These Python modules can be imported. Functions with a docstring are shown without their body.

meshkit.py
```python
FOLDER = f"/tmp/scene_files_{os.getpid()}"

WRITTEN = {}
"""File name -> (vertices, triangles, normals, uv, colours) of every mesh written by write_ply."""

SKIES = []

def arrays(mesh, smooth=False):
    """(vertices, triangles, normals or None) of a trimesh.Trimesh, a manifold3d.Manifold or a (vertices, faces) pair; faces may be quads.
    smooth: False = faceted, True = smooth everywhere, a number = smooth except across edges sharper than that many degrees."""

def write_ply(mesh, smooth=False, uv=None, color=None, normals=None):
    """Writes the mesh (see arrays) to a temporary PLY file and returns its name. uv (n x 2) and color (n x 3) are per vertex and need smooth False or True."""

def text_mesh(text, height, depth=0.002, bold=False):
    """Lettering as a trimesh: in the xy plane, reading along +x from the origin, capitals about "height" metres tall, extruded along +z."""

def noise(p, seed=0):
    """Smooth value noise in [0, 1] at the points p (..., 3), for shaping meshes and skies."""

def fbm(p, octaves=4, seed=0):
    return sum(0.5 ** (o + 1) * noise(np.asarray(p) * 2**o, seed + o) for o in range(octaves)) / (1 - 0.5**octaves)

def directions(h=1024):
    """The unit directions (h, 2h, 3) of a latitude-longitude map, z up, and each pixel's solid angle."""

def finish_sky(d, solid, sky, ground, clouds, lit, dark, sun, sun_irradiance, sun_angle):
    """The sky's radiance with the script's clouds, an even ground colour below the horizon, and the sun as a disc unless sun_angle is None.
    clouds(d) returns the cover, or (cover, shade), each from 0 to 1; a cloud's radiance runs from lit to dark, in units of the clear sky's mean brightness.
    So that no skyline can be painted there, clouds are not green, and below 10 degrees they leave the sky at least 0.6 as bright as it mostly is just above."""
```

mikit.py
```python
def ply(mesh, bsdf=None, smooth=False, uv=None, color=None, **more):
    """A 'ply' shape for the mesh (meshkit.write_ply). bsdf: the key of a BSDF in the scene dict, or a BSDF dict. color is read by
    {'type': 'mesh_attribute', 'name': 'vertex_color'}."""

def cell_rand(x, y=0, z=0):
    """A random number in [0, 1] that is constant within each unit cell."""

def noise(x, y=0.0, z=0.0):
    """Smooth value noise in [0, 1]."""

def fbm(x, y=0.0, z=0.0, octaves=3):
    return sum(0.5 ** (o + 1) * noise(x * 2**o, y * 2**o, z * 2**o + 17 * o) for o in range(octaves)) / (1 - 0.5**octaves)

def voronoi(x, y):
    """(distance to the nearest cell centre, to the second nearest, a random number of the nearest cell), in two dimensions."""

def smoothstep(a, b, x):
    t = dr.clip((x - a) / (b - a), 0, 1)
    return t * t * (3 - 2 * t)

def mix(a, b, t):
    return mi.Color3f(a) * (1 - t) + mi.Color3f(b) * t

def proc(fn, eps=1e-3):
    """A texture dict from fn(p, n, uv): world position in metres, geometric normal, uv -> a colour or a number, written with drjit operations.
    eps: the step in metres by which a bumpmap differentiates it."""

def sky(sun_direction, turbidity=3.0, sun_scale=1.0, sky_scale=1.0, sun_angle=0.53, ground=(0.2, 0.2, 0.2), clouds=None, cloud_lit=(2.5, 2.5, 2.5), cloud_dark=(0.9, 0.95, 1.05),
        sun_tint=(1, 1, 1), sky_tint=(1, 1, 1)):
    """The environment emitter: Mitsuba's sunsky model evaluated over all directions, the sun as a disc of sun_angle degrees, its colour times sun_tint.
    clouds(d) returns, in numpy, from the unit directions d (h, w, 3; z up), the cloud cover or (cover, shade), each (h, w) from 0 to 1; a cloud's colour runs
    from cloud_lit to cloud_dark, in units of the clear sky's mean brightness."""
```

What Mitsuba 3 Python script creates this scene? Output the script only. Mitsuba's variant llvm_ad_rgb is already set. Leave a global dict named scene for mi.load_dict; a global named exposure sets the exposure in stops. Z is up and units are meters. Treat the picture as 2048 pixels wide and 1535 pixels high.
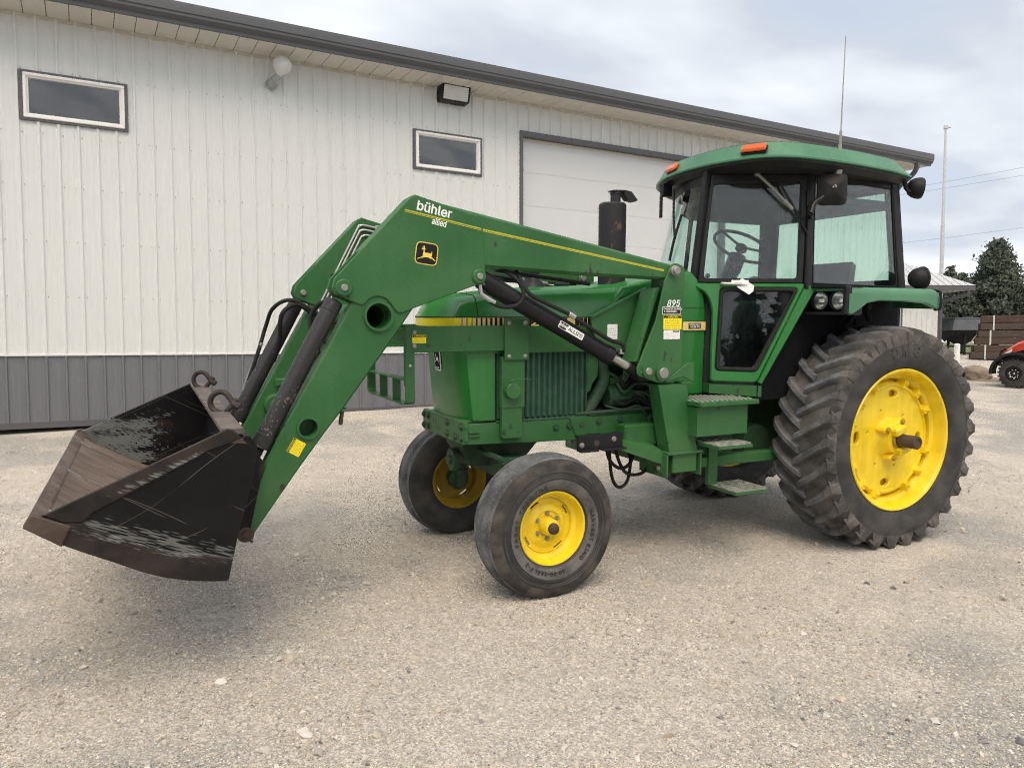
import math, random
import numpy as np, trimesh, mapbox_earcut, drjit as dr, mitsuba as mi
import mikit, meshkit
from mikit import noise, fbm, voronoi, smoothstep, mix

# ------------------------------------------------------------------ camera, sky, exposure
T = mi.ScalarTransform4f
scene, labels = {}, {}
EYE = np.array([4.857, 4.716, 1.437]); YAW, PIT = -2.022, -0.0553
FWD = np.array([math.cos(YAW) * math.cos(PIT), math.sin(YAW) * math.cos(PIT), math.sin(PIT)])
scene['camera'] = {'type': 'perspective', 'fov': math.degrees(2 * math.atan(1024 / 1520.1)), 'fov_axis': 'x', 'near_clip': 0.05, 'far_clip': 3000.0,
                   'to_world': T().look_at(origin=EYE.tolist(), target=(EYE + FWD).tolist(), up=[0, 0, 1])}
exposure = 2.36


def clouds(d):
    q = d / (np.abs(d[..., 2:3]) + 0.16)
    a = meshkit.fbm(np.stack([q[..., 0] * 0.9 + 3.1, q[..., 1] * 1.5 + 0.4, q[..., 2] * 0], -1), 6, 3)
    b = meshkit.fbm(np.stack([q[..., 0] * 2.3 + 9.0, q[..., 1] * 3.4, q[..., 2] * 0], -1), 5, 11)
    t = 0.62 * a + 0.38 * b
    cover = np.clip((t - 0.26) / 0.14, 0, 1) * 0.17 + 0.81
    shade = np.clip(0.56 + (0.49 - t) * 3.4, 0.0, 0.97)
    return cover, shade


scene['sky_light'] = mikit.sky([0.30, 0.62, 0.92], turbidity=4.0, sun_scale=0.37, sky_scale=1.0, sun_angle=40, ground=(0.42, 0.39, 0.35), clouds=clouds,
                               cloud_lit=(1.86, 1.92, 2.00), cloud_dark=(1.08, 1.17, 1.29), sun_tint=(0.975, 0.985, 1.0))

# ------------------------------------------------------------------ frames
TAU, TP = -0.03467, -0.01408
WY, WD = 0.06257, 7.578
WU = np.array([-math.cos(WY), -math.sin(WY), 0.0]); WN = np.array([math.sin(WY), -math.cos(WY), 0.0])


def tractor_frame(v):                                  # tractor coordinates (x ahead, y left, z up) to world: it stands on ground that rises to the shop
    x, y, z = v[:, 0], v[:, 1], v[:, 2]
    x, z = x * math.cos(TP) - z * math.sin(TP), x * math.sin(TP) + z * math.cos(TP)
    return np.stack([x, y * math.cos(TAU) - z * math.sin(TAU), y * math.sin(TAU) + z * math.cos(TAU)], 1)


def shop_frame(v):                                     # along the shop wall, out from it, up
    return v[:, :1] * WU + (WD - v[:, 1:2]) * WN + v[:, 2:] * np.array([0, 0, 1.0])


def turned(origin, ang):                               # a thing with its own origin, turned about z
    c, s = math.cos(ang), math.sin(ang)
    o = np.array(origin, float)
    return lambda v: np.stack([v[:, 0] * c - v[:, 1] * s, v[:, 0] * s + v[:, 1] * c, v[:, 2]], 1) + o


FRAME = {}


def numbered(key):
    if key not in scene and not any(k.startswith(key + '__') for k in scene) and key not in labels:
        return key
    i = 1
    while f'{key}_{i:03d}' in scene or f'{key}_{i:03d}' in labels or any(k.startswith(f'{key}_{i:03d}__') for k in scene):
        i += 1
    return f'{key}_{i:03d}'


def thing(name, label, cat, frame=None, group=None):
    key = numbered(name)
    labels[key] = {'label': label, 'category': cat}
    if group: labels[key]['group'] = group
    FRAME[key] = frame
    return key


def obj(name, mesh, mat, parent=None, smooth=35, label=None, kind=None, **kw):
    if parent and parent.count('__') > 1: parent = '__'.join(parent.split('__')[:2])
    key = numbered((parent + '__' if parent else '') + name)
    root = key.split('__')[0]
    fr = FRAME.get(root)
    m = trimesh.Trimesh(mesh.vertices, mesh.faces, process=False)
    if fr is not None:
        m = trimesh.Trimesh(fr(np.asarray(m.vertices)), m.faces, process=False)
        if fr is shop_frame: m = trimesh.Trimesh(m.vertices, m.faces[:, ::-1], process=False)
    scene[key] = mikit.ply(m, mat, smooth=smooth, **kw)
    if label or kind:
        labels.setdefault(key, {})
        if label: labels[key]['label'] = label
        if kind: labels[key]['kind'] = kind
    return key


# ------------------------------------------------------------------ mesh helpers
def tm(v, f): return trimesh.Trimesh(np.asarray(v, float), np.asarray(f, int), process=False)


def cat(*ms):
    ms = [m for m in ms if m is not None]
    return trimesh.util.concatenate(ms) if len(ms) > 1 else ms[0]


def fix(m): return tm(m.vertices, m.faces[:, ::-1]) if m.volume < 0 else m


def mir(m): return tm(np.asarray(m.vertices) * [1, -1, 1], m.faces[:, ::-1])


def sh(m, d): return tm(np.asarray(m.vertices) + np.asarray(d, float), m.faces)


def rot(m, ang, axis, at=(0, 0, 0)):
    R = trimesh.transformations.rotation_matrix(ang, axis, at)
    return tm(trimesh.transform_points(m.vertices, R), m.faces)


def hull(pts): return trimesh.convex.convex_hull(np.asarray(pts, float))


def bx(x0, x1, y0, y1, z0, z1, b=0.004):
    if x0 > x1: x0, x1 = x1, x0
    if y0 > y1: y0, y1 = y1, y0
    if z0 > z1: z0, z1 = z1, z0
    b = min(b, (x1 - x0) * .45, (y1 - y0) * .45, (z1 - z0) * .45)
    c, h = np.array([(x0 + x1) / 2, (y0 + y1) / 2, (z0 + z1) / 2]), np.array([x1 - x0, y1 - y0, z1 - z0]) / 2
    if b <= 0.0005:
        m = trimesh.creation.box(2 * h); return sh(m, c)
    P = []
    for s in np.ndindex(2, 2, 2):
        s = np.array(s) * 2 - 1
        for k in range(3):
            e = np.full(3, b); e[k] = 0
            P.append(c + s * (h - e))
    return hull(P)


def offs(P, d):                                        # ring moved to its left by d, mitred
    P = np.asarray(P, float)
    e = np.roll(P, -1, 0) - P
    e /= np.linalg.norm(e, axis=1, keepdims=True) + 1e-12
    n = np.stack([-e[:, 1], e[:, 0]], 1)
    n0 = np.roll(n, 1, 0)
    m = n + n0
    k = (m * n).sum(1, keepdims=True)
    return P + d * m / np.maximum(k, 0.35)


def area2(P): return 0.5 * np.sum(P[:, 0] * np.roll(P[:, 1], -1) - np.roll(P[:, 0], -1) * P[:, 1])


def slab(pts, w0, w1, holes=(), b=0.004):
    """A polygon (u, v) with holes extruded along w, with chamfered rims. Returns vertices as (u, v, w)."""
    P = np.asarray(pts, float)
    if area2(P) < 0: P = P[::-1]
    rings = [P]
    for h in holes:
        h = np.asarray(h, float)
        rings.append(h[::-1] if area2(h) > 0 else h)
    b = min(b, (w1 - w0) * 0.45)
    V, F, at = [], [], 0
    for R in rings:
        n = len(R)
        I = offs(R, b)
        for q, w in ((I, w0), (R, w0 + b), (R, w1 - b), (I, w1)):
            V.append(np.c_[q, np.full(n, w)])
        i = np.arange(n); j = (i + 1) % n
        for k in range(3):
            a, c = at + k * n, at + (k + 1) * n
            F += [np.c_[a + i, a + j, c + j], np.c_[a + i, c + j, c + i]]
        at += 4 * n
    ends = np.cumsum([len(R) for R in rings]).astype(np.uint32)
    caps = mapbox_earcut.triangulate_float64(np.vstack([offs(R, b) for R in rings]), ends).reshape(-1, 3).astype(int)
    lo, hi, s = [], [], 0
    for R in rings:
        lo += list(range(s, s + len(R))); hi += list(range(s + 3 * len(R), s + 4 * len(R))); s += 4 * len(R)
    lo, hi = np.array(lo), np.array(hi)
    F += [lo[caps][:, ::-1], hi[caps]]
    return fix(tm(np.vstack(V), np.vstack(F)))


def swz(m, order, sign=(1, 1, 1)): return fix(tm(np.asarray(m.vertices)[:, order] * np.array(sign), m.faces))


def plate(pts, y0, y1, holes=(), b=0.004): return swz(slab(pts, y0, y1, holes, b), [0, 2, 1])      # xz polygon, thickness along y
def yzplate(pts, x0, x1, holes=(), b=0.004): return swz(slab(pts, x0, x1, holes, b), [2, 0, 1])    # yz polygon along x
def xyplate(pts, z0, z1, holes=(), b=0.004): return slab(pts, z0, z1, holes, b)


def circ(c, r, n=28, a0=0.0):
    a = np.arange(n) * 2 * np.pi / n + a0
    return np.c_[c[0] + r * np.cos(a), c[1] + r * np.sin(a)]


def rrect(x0, x1, y0, y1, r, n=5):
    out = []
    for cx, cy, a0 in ((x1 - r, y1 - r, 0), (x0 + r, y1 - r, 90), (x0 + r, y0 + r, 180), (x1 - r, y0 + r, 270)):
        for k in range(n + 1):
            a = math.radians(a0 + 90 * k / n); out.append((cx + r * math.cos(a), cy + r * math.sin(a)))
    return out


def rounded(pts, r, n=4):                               # a polygon with its corners rounded
    P = np.asarray(pts, float); out = []
    for k in range(len(P)):
        a, p, c = P[k - 1], P[k], P[(k + 1) % len(P)]
        da, dc = np.linalg.norm(a - p), np.linalg.norm(c - p)
        t = min(r, da * .45, dc * .45)
        p0, p1 = p + (a - p) / da * t, p + (c - p) / dc * t
        for i in range(n + 1):
            s = i / n
            out.append((1 - s) ** 2 * p0 + 2 * s * (1 - s) * p + s * s * p1)
    return np.array(out)


def basis(d):
    d = np.asarray(d, float); d = d / np.linalg.norm(d)
    a = np.cross(d, [0, 0, 1.0] if abs(d[2]) < 0.9 else [1.0, 0, 0]); a /= np.linalg.norm(a)
    return d, a, np.cross(d, a)


def lathe(profile, o=(0, 0, 0), axis=(0, 1, 0), n=40, closed=False):
    """profile: (radius, along the axis); closed joins its last point to its first."""
    d, a, b = basis(axis)
    pr = np.asarray(profile, float); k = len(pr)
    t = np.arange(n) * 2 * np.pi / n
    ring = np.cos(t)[:, None] * a + np.sin(t)[:, None] * b
    V = (np.asarray(o, float) + pr[None, :, :1] * ring[:, None, :] + pr[None, :, 1:] * d).reshape(-1, 3)
    i, j = np.meshgrid(np.arange(n), np.arange(k if closed else k - 1), indexing='ij')
    i2, j2 = (i + 1) % n, (j + 1) % k
    q = np.stack([i * k + j, i2 * k + j, i2 * k + j2, i * k + j2], -1).reshape(-1, 4)
    F = np.vstack([q[:, [0, 1, 2]], q[:, [0, 2, 3]]])
    r = np.array([pr[:, 0]] * n).ravel()
    keep = ~((r[F[:, 0]] + r[F[:, 1]] < 1e-6) | (r[F[:, 1]] + r[F[:, 2]] < 1e-6) | (r[F[:, 0]] + r[F[:, 2]] < 1e-6))
    return fix(tm(V, F[keep]))


def cyl(p0, p1, r, n=20, b=0.003, r1=None):
    p0, p1 = np.asarray(p0, float), np.asarray(p1, float)
    L = np.linalg.norm(p1 - p0); r1 = r if r1 is None else r1
    b = min(b, L * .4, r * .4)
    return lathe([(0, 0), (r - b, 0), (r, b), (r1, L - b), (r1 - b, L), (0, L)], p0, p1 - p0, n)


def pipe(p0, p1, ro, ri, n=28): 
    L = np.linalg.norm(np.subtract(p1, p0))
    return lathe([(ri, 0), (ro, 0), (ro, L), (ri, L)], p0, np.subtract(p1, p0), n, closed=True)


def smoothpath(P, k=6):
    P = np.asarray(P, float); Q = np.vstack([2 * P[0] - P[1], P, 2 * P[-1] - P[-2]]); out = []
    for i in range(1, len(Q) - 2):
        a, b, c, d = Q[i - 1], Q[i], Q[i + 1], Q[i + 2]
        for t in np.arange(k) / k:
            out.append(0.5 * (2 * b + (c - a) * t + (2 * a - 5 * b + 4 * c - d) * t * t + (3 * b - a - 3 * c + d) * t ** 3))
    return np.array(out + [P[-1]])


def tube(P, r, sides=10, k=0, sec=None):
    """A round bar along a path (k > 0 smooths it); sec: a cross-section polygon instead of a circle."""
    P = smoothpath(P, k) if k else np.asarray(P, float)
    t = np.gradient(P, axis=0); t /= np.linalg.norm(t, axis=1, keepdims=True) + 1e-12
    _, a, _ = basis(t[0]); A = []
    for q in t:
        a = a - q * (a @ q); a /= np.linalg.norm(a); A.append(a)
    A = np.array(A); B = np.cross(t, A)
    S = circ((0, 0), 1, sides) * 1.0 if sec is None else np.asarray(sec, float)
    rr = np.broadcast_to(r, (len(P),))[:, None, None]
    V = P[:, None] + rr * (S[None, :, :1] * A[:, None] + S[None, :, 1:] * B[:, None])
    n, m = len(P), len(S)
    i, j = np.meshgrid(np.arange(n - 1), np.arange(m), indexing='ij'); j2 = (j + 1) % m
    q = np.stack([i * m + j, i * m + j2, (i + 1) * m + j2, (i + 1) * m + j], -1).reshape(-1, 4)
    F = [q[:, [0, 1, 2]], q[:, [0, 2, 3]]]
    V = np.vstack([V.reshape(-1, 3), P[:1], P[-1:]]); c0 = n * m
    jj = np.arange(m); F += [np.c_[np.full(m, c0), (jj + 1) % m, jj], np.c_[np.full(m, c0 + 1), (n - 1) * m + jj, (n - 1) * m + (jj + 1) % m]]
    return fix(tm(V, np.vstack(F)))


def loft(rings, caps=True):
    """Rings of equal length (closed polygons in 3-D) joined one to the next."""
    R = np.asarray(rings, float); n, m = R.shape[:2]
    i, j = np.meshgrid(np.arange(n - 1), np.arange(m), indexing='ij'); j2 = (j + 1) % m
    q = np.stack([i * m + j, i * m + j2, (i + 1) * m + j2, (i + 1) * m + j], -1).reshape(-1, 4)
    V, F = R.reshape(-1, 3), [q[:, [0, 1, 2]], q[:, [0, 2, 3]]]
    if caps:
        for k, flip in ((0, True), (n - 1, False)):
            p = R[k]; c = p.mean(0)
            nrm = np.cross(p - c, np.roll(p, -1, 0) - c).sum(0); d, a, b = basis(nrm)
            f = mapbox_earcut.triangulate_float64(np.c_[(p - c) @ a, (p - c) @ b], np.array([m], np.uint32)).reshape(-1, 3).astype(int) + k * m
            F.append(f[:, ::-1] if flip else f)
    return fix(tm(V, np.vstack(F)))


def sheet(rings):                                      # an open surface through rows of points
    R = np.asarray(rings, float); n, m = R.shape[:2]
    i, j = np.meshgrid(np.arange(n - 1), np.arange(m - 1), indexing='ij')
    q = np.stack([i * m + j, i * m + j + 1, (i + 1) * m + j + 1, (i + 1) * m + j], -1).reshape(-1, 4)
    return tm(R.reshape(-1, 3), np.vstack([q[:, [0, 1, 2]], q[:, [0, 2, 3]]]))


def put(m, o, r, u):                                   # from (right, up, out) to 3-D
    r, u = np.asarray(r, float), np.asarray(u, float)
    r = r / np.linalg.norm(r); u = u - r * (u @ r); u /= np.linalg.norm(u)
    v = np.asarray(m.vertices)
    return tm(np.asarray(o, float) + v[:, :1] * r + v[:, 1:2] * u + v[:, 2:] * np.cross(r, u), m.faces)


_TXT = {}


def text(s, h, depth=0.0015, bold=False, sx=1.0, slant=0.0):
    k = (s, bold)
    if k not in _TXT: _TXT[k] = meshkit.text_mesh(s, 1.0, 1.0, bold)
    v = np.array(_TXT[k].vertices) * [h * sx, h, depth]
    v[:, 0] += slant * v[:, 1]
    return tm(v, _TXT[k].faces)


def arctext(s, R, ang, h, o, depth=0.002, bold=True, flip=False, space=1.25):
    """Letters set round a circle in the plane y = o[1], seen from +y; ang: where the middle of the word stands (0 = right, 90 = top in the view)."""
    glyphs = [None if c == ' ' else text(c, h, depth, bold) for c in s]
    w = [h * .45 if g is None else g.bounds[1, 0] - g.bounds[0, 0] + h * .22 for g in glyphs]
    w = np.array(w) * space; mid = np.cumsum(w) - w / 2 - w.sum() / 2; out = []
    for g, m in zip(glyphs, mid):
        if g is None: continue
        a = math.radians(ang) + (m if flip else -m) / R
        rad = np.array([-math.cos(a), 0, math.sin(a)])               # in the view x points left
        tan = np.array([-math.sin(a), 0, -math.cos(a)]) * (1 if not flip else -1)
        up = rad if not flip else -rad
        g = sh(g, [-(g.bounds[0, 0] + g.bounds[1, 0]) / 2, -h / 2, 0])
        out.append(put(g, np.asarray(o) + rad * R, tan, up))
    return cat(*out)


def bolt(p, d, r=0.012, h=0.01):
    d, a, b = basis(d); p = np.asarray(p, float)
    return cat(lathe([(0, h), (r * .85, h), (r, h * .8), (r, 0), (0, 0)], p, d, 6), lathe([(0, h * .3), (r * 1.45, h * .3), (r * 1.5, 0), (0, 0)], p, d, 14))


def dome(p, d, r=0.02, h=0.012): return lathe([(0, h), (r * .45, h * .93), (r * .8, h * .62), (r, h * .1), (r, 0), (0, 0)], p, d, 16)


def wr(*a): return np.random.default_rng(a)


# ------------------------------------------------------------------ materials
def two(b): return {'type': 'twosided', 'bsdf': b}


def rgb(*c): return {'type': 'rgb', 'value': list(c)}


def prin(color, rough=0.5, metal=0.0, coat=0.0, coatg=0.9, spec=0.5, bump=None, bscale=1.0, **k):
    d = {'type': 'principled', 'base_color': color if isinstance(color, dict) else rgb(*color), 'roughness': rough, 'metallic': metal, 'specular': spec}
    if coat: d.update(clearcoat=coat, clearcoat_gloss=coatg)
    d.update(k)
    if bump is not None: d = {'type': 'bumpmap', 'arbitrary': bump, 'scale': bscale, 'bsdf': d}
    return two(d)


def paint(base, dust=(0.20, 0.17, 0.12), amt=0.25, scale=4.0, chips=None, low=0.0, marks=None):
    base, dust = tuple(base), tuple(dust)

    def f(p, n, uv):
        t = fbm(p.x * scale, p.y * scale, p.z * scale, 4)
        fine = noise(p.x * 160, p.y * 160, p.z * 160)
        c = mi.Color3f(base) * (0.78 + 0.44 * t) * (0.93 + 0.14 * noise(p.x * 34, p.y * 34, p.z * 3.2))
        d = amt * smoothstep(0.42, 0.75, t * 0.75 + fine * 0.3)
        if low: d = d + low * smoothstep(1.15, 0.35, p.z + 0.3 * t) * (0.4 + 0.6 * fine)
        c = mix(c, dust, dr.clip(d, 0, 0.85))
        if marks:
            for k in (1.7, 3.1, 4.9):
                s = dr.abs(dr.sin((p.x * 4.1 + p.z * (3.3 if k < 3 else -5.1) + p.y) * k + 3 * noise(p.x * 1.9 + k, p.y, p.z * 1.9)))
                c = mix(c, marks, 0.45 * smoothstep(0.022, 0.006, s) * smoothstep(0.58, 0.72, noise(p.x * 6 + k, p.y * 6, p.z * 6)))
        if chips:
            s = noise(p.x * 70 + 3, p.y * 70, p.z * 22) * noise(p.x * 9, p.y * 9 + 5, p.z * 9)
            c = mix(c, chips, smoothstep(0.60, 0.68, s))
        return c
    return mikit.proc(f)


scene['m_green'] = prin(paint((0.013, 0.155, 0.024), amt=0.05, scale=2.5), 0.28, coat=0.7, coatg=0.93)
scene['m_green_satin'] = prin(paint((0.022, 0.114, 0.028), (0.13, 0.17, 0.10), amt=0.17, scale=3.0, chips=(0.030, 0.040, 0.026), low=0.12, marks=(0.085, 0.175, 0.085)), 0.46, spec=0.5)
scene['m_green_faded'] = prin(paint((0.058, 0.190, 0.098), (0.20, 0.26, 0.20), amt=0.10, scale=3.0), 0.40, coat=0.2, coatg=0.8)
scene['m_green_dirty'] = prin(paint((0.014, 0.062, 0.026), (0.075, 0.075, 0.055), amt=0.50, scale=6.0, low=0.2), 0.6)
scene['m_green_grille'] = prin(paint((0.020, 0.075, 0.042), (0.075, 0.105, 0.085), amt=0.5, scale=9.0), 0.62)
scene['m_black'] = prin(paint((0.008, 0.008, 0.010), (0.07, 0.066, 0.062), amt=0.10, scale=5.0), 0.45, spec=0.35)
scene['m_black_cab'] = prin(paint((0.010, 0.010, 0.012), (0.06, 0.058, 0.055), amt=0.10, scale=5.0), 0.5, spec=0.35)
scene['m_black_side'] = prin(paint((0.004, 0.0042, 0.006), (0.05, 0.046, 0.042), amt=0.06, scale=4.0, low=0.10), 0.75, spec=0.2)
scene['m_rubber'] = prin((0.011, 0.011, 0.012), 0.6, spec=0.35)
scene['m_steel'] = prin((0.50, 0.49, 0.47), 0.33, metal=0.9)
scene['m_steel_dull'] = prin((0.34, 0.33, 0.30), 0.5, metal=0.65)
scene['m_rust'] = prin(paint((0.060, 0.036, 0.026), (0.10, 0.085, 0.07), amt=0.4, scale=18.0), 0.75)
scene['m_yellow'] = prin(paint((0.78, 0.575, 0.010), (0.46, 0.35, 0.11), amt=0.16, scale=11.0), 0.36, coat=0.3, coatg=0.85)
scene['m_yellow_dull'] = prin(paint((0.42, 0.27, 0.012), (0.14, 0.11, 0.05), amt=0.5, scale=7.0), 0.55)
scene['m_decal_yellow'] = prin((0.82, 0.60, 0.10), 0.35)
scene['m_decal_gold'] = prin((0.80, 0.60, 0.22), 0.45)
scene['m_caution'] = prin((0.88, 0.72, 0.01), 0.4)
scene['m_white'] = prin((0.82, 0.82, 0.80), 0.4)
scene['m_paper'] = prin((0.86, 0.87, 0.88), 0.7)
scene['m_print'] = prin((0.10, 0.09, 0.07), 0.6)
scene['m_stripe'] = prin((0.50, 0.47, 0.03), 0.4)
scene['m_orange'] = prin((0.62, 0.105, 0.014), 0.22, coat=0.6)
scene['m_dark'] = prin((0.008, 0.008, 0.009), 0.9)
scene['m_interior'] = prin((0.035, 0.037, 0.040), 0.8)
scene['m_glass'] = {'type': 'thindielectric', 'int_ior': 1.5, 'specular_transmittance': rgb(0.73, 0.92, 0.87), 'specular_reflectance': rgb(1, 1, 1)}
scene['m_glass_streak'] = {'type': 'blendbsdf', 'weight': mikit.proc(lambda p, n, uv: 0.015 + 0.16 * smoothstep(0.55, 0.85, fbm(p.x * 16, p.y * 16, p.z * 1.8, 4)) * smoothstep(2.0, 2.6, p.z)),
                           'a': {'type': 'thindielectric', 'specular_transmittance': rgb(0.73, 0.92, 0.87)}, 'b': two({'type': 'diffuse', 'reflectance': rgb(0.40, 0.43, 0.42)})}
scene['m_glass_dusty'] = {'type': 'blendbsdf', 'weight': mikit.proc(lambda p, n, uv: 0.01 + 0.22 * smoothstep(0.58, 0.9, fbm(p.x * 14, p.y * 14, p.z * 2.2, 4) * 0.7 + 0.35 * smoothstep(1.2, 1.7, p.z))),
                          'a': {'type': 'thindielectric', 'specular_transmittance': rgb(0.62, 0.80, 0.75), 'specular_reflectance': rgb(0.9, 0.9, 0.9)}, 'b': two({'type': 'diffuse', 'reflectance': rgb(0.085, 0.10, 0.10)})}
scene['m_pane'] = {'type': 'thindielectric', 'int_ior': 1.7, 'specular_transmittance': rgb(0.55, 0.56, 0.60)}


def tyre_tex(p, n, uv):
    t = fbm(p.x * 7, p.y * 7, p.z * 7, 4); s = noise(p.x * 120, p.y * 120, p.z * 120)
    c = mix((0.030, 0.030, 0.031), (0.062, 0.060, 0.058), smoothstep(0.3, 0.75, t))
    return mix(c, (0.12, 0.11, 0.10), 0.35 * smoothstep(0.62, 0.9, s * 0.6 + t * 0.5))


def tread_tex(p, n, uv):
    t = fbm(p.x * 9, p.y * 9, p.z * 9, 4); s = noise(p.x * 150, p.y * 150, p.z * 150)
    c = mix((0.056, 0.054, 0.051), (0.118, 0.112, 0.104), smoothstep(0.3, 0.7, t))
    return mix(c, (0.20, 0.19, 0.18), 0.5 * smoothstep(0.55, 0.95, s * 0.7 + t * 0.4))


def tread_grey(p, n, uv):                              # grey where the bars are rubbed, earth-coloured down their flanks
    t = fbm(p.x * 9, p.y * 9, p.z * 9, 4); s = noise(p.x * 190, p.y * 190, p.z * 190)
    c = mix((0.066, 0.070, 0.076), (0.135, 0.140, 0.147), smoothstep(0.3, 0.7, t))
    c = mix(c, (0.28, 0.29, 0.30), 0.5 * smoothstep(0.5, 0.95, s * 0.8 + t * 0.3))
    r = dr.sqrt(dr.square(p.x - 0.011) + dr.square(p.z - 0.774 + 0.0347 * p.y))
    return mix(tread_tex(p, n, uv), c, smoothstep(0.786, 0.806, r))


def rough_h(k): return mikit.proc(lambda p, n, uv: fbm(p.x * k, p.y * k, p.z * k, 3), eps=2e-3)


scene['m_tyre'] = prin(mikit.proc(tyre_tex), 0.72, spec=0.35)
scene['m_tread'] = prin(mikit.proc(tread_tex), 0.85, spec=0.25, bump=rough_h(60), bscale=0.004)
scene['m_lug'] = prin(mikit.proc(tread_grey), 0.8, spec=0.3, bump=rough_h(70), bscale=0.004)
def dusty_tex(p, n, uv):
    t = fbm(p.x * 11, p.y * 11, p.z * 11, 4); s = noise(p.x * 140, p.y * 140, p.z * 140)
    return mix((0.070, 0.068, 0.065), (0.150, 0.145, 0.138), smoothstep(0.25, 0.75, t * 0.8 + s * 0.25))


def outer_tex(p, n, uv):
    t = fbm(p.x * 13, p.y * 13, p.z * 13, 4)
    return mix((0.034, 0.032, 0.031), (0.090, 0.080, 0.070), smoothstep(0.3, 0.75, t))


scene['m_tyre_dusty'] = prin(mikit.proc(dusty_tex), 0.8, spec=0.25)
scene['m_tyre_outer'] = prin(mikit.proc(outer_tex), 0.75, spec=0.3)
scene['m_relief'] = prin((0.034, 0.033, 0.033), 0.7)


def scratches(p, k, lo):
    s = dr.abs(dr.sin(p.x * 2.3 * k + p.z * 4.3 * k * (1 if k < 2 else -1) + p.y * 2.0 + 2.2 * noise(p.x * 1.3, p.y * 1.3, p.z * 1.3 + k)))
    return smoothstep(0.013 * k, 0.003 * k, s) * smoothstep(lo, lo + 0.15, noise(p.x * 4 + k, p.y * 4 + 1, p.z * 4))


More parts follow.
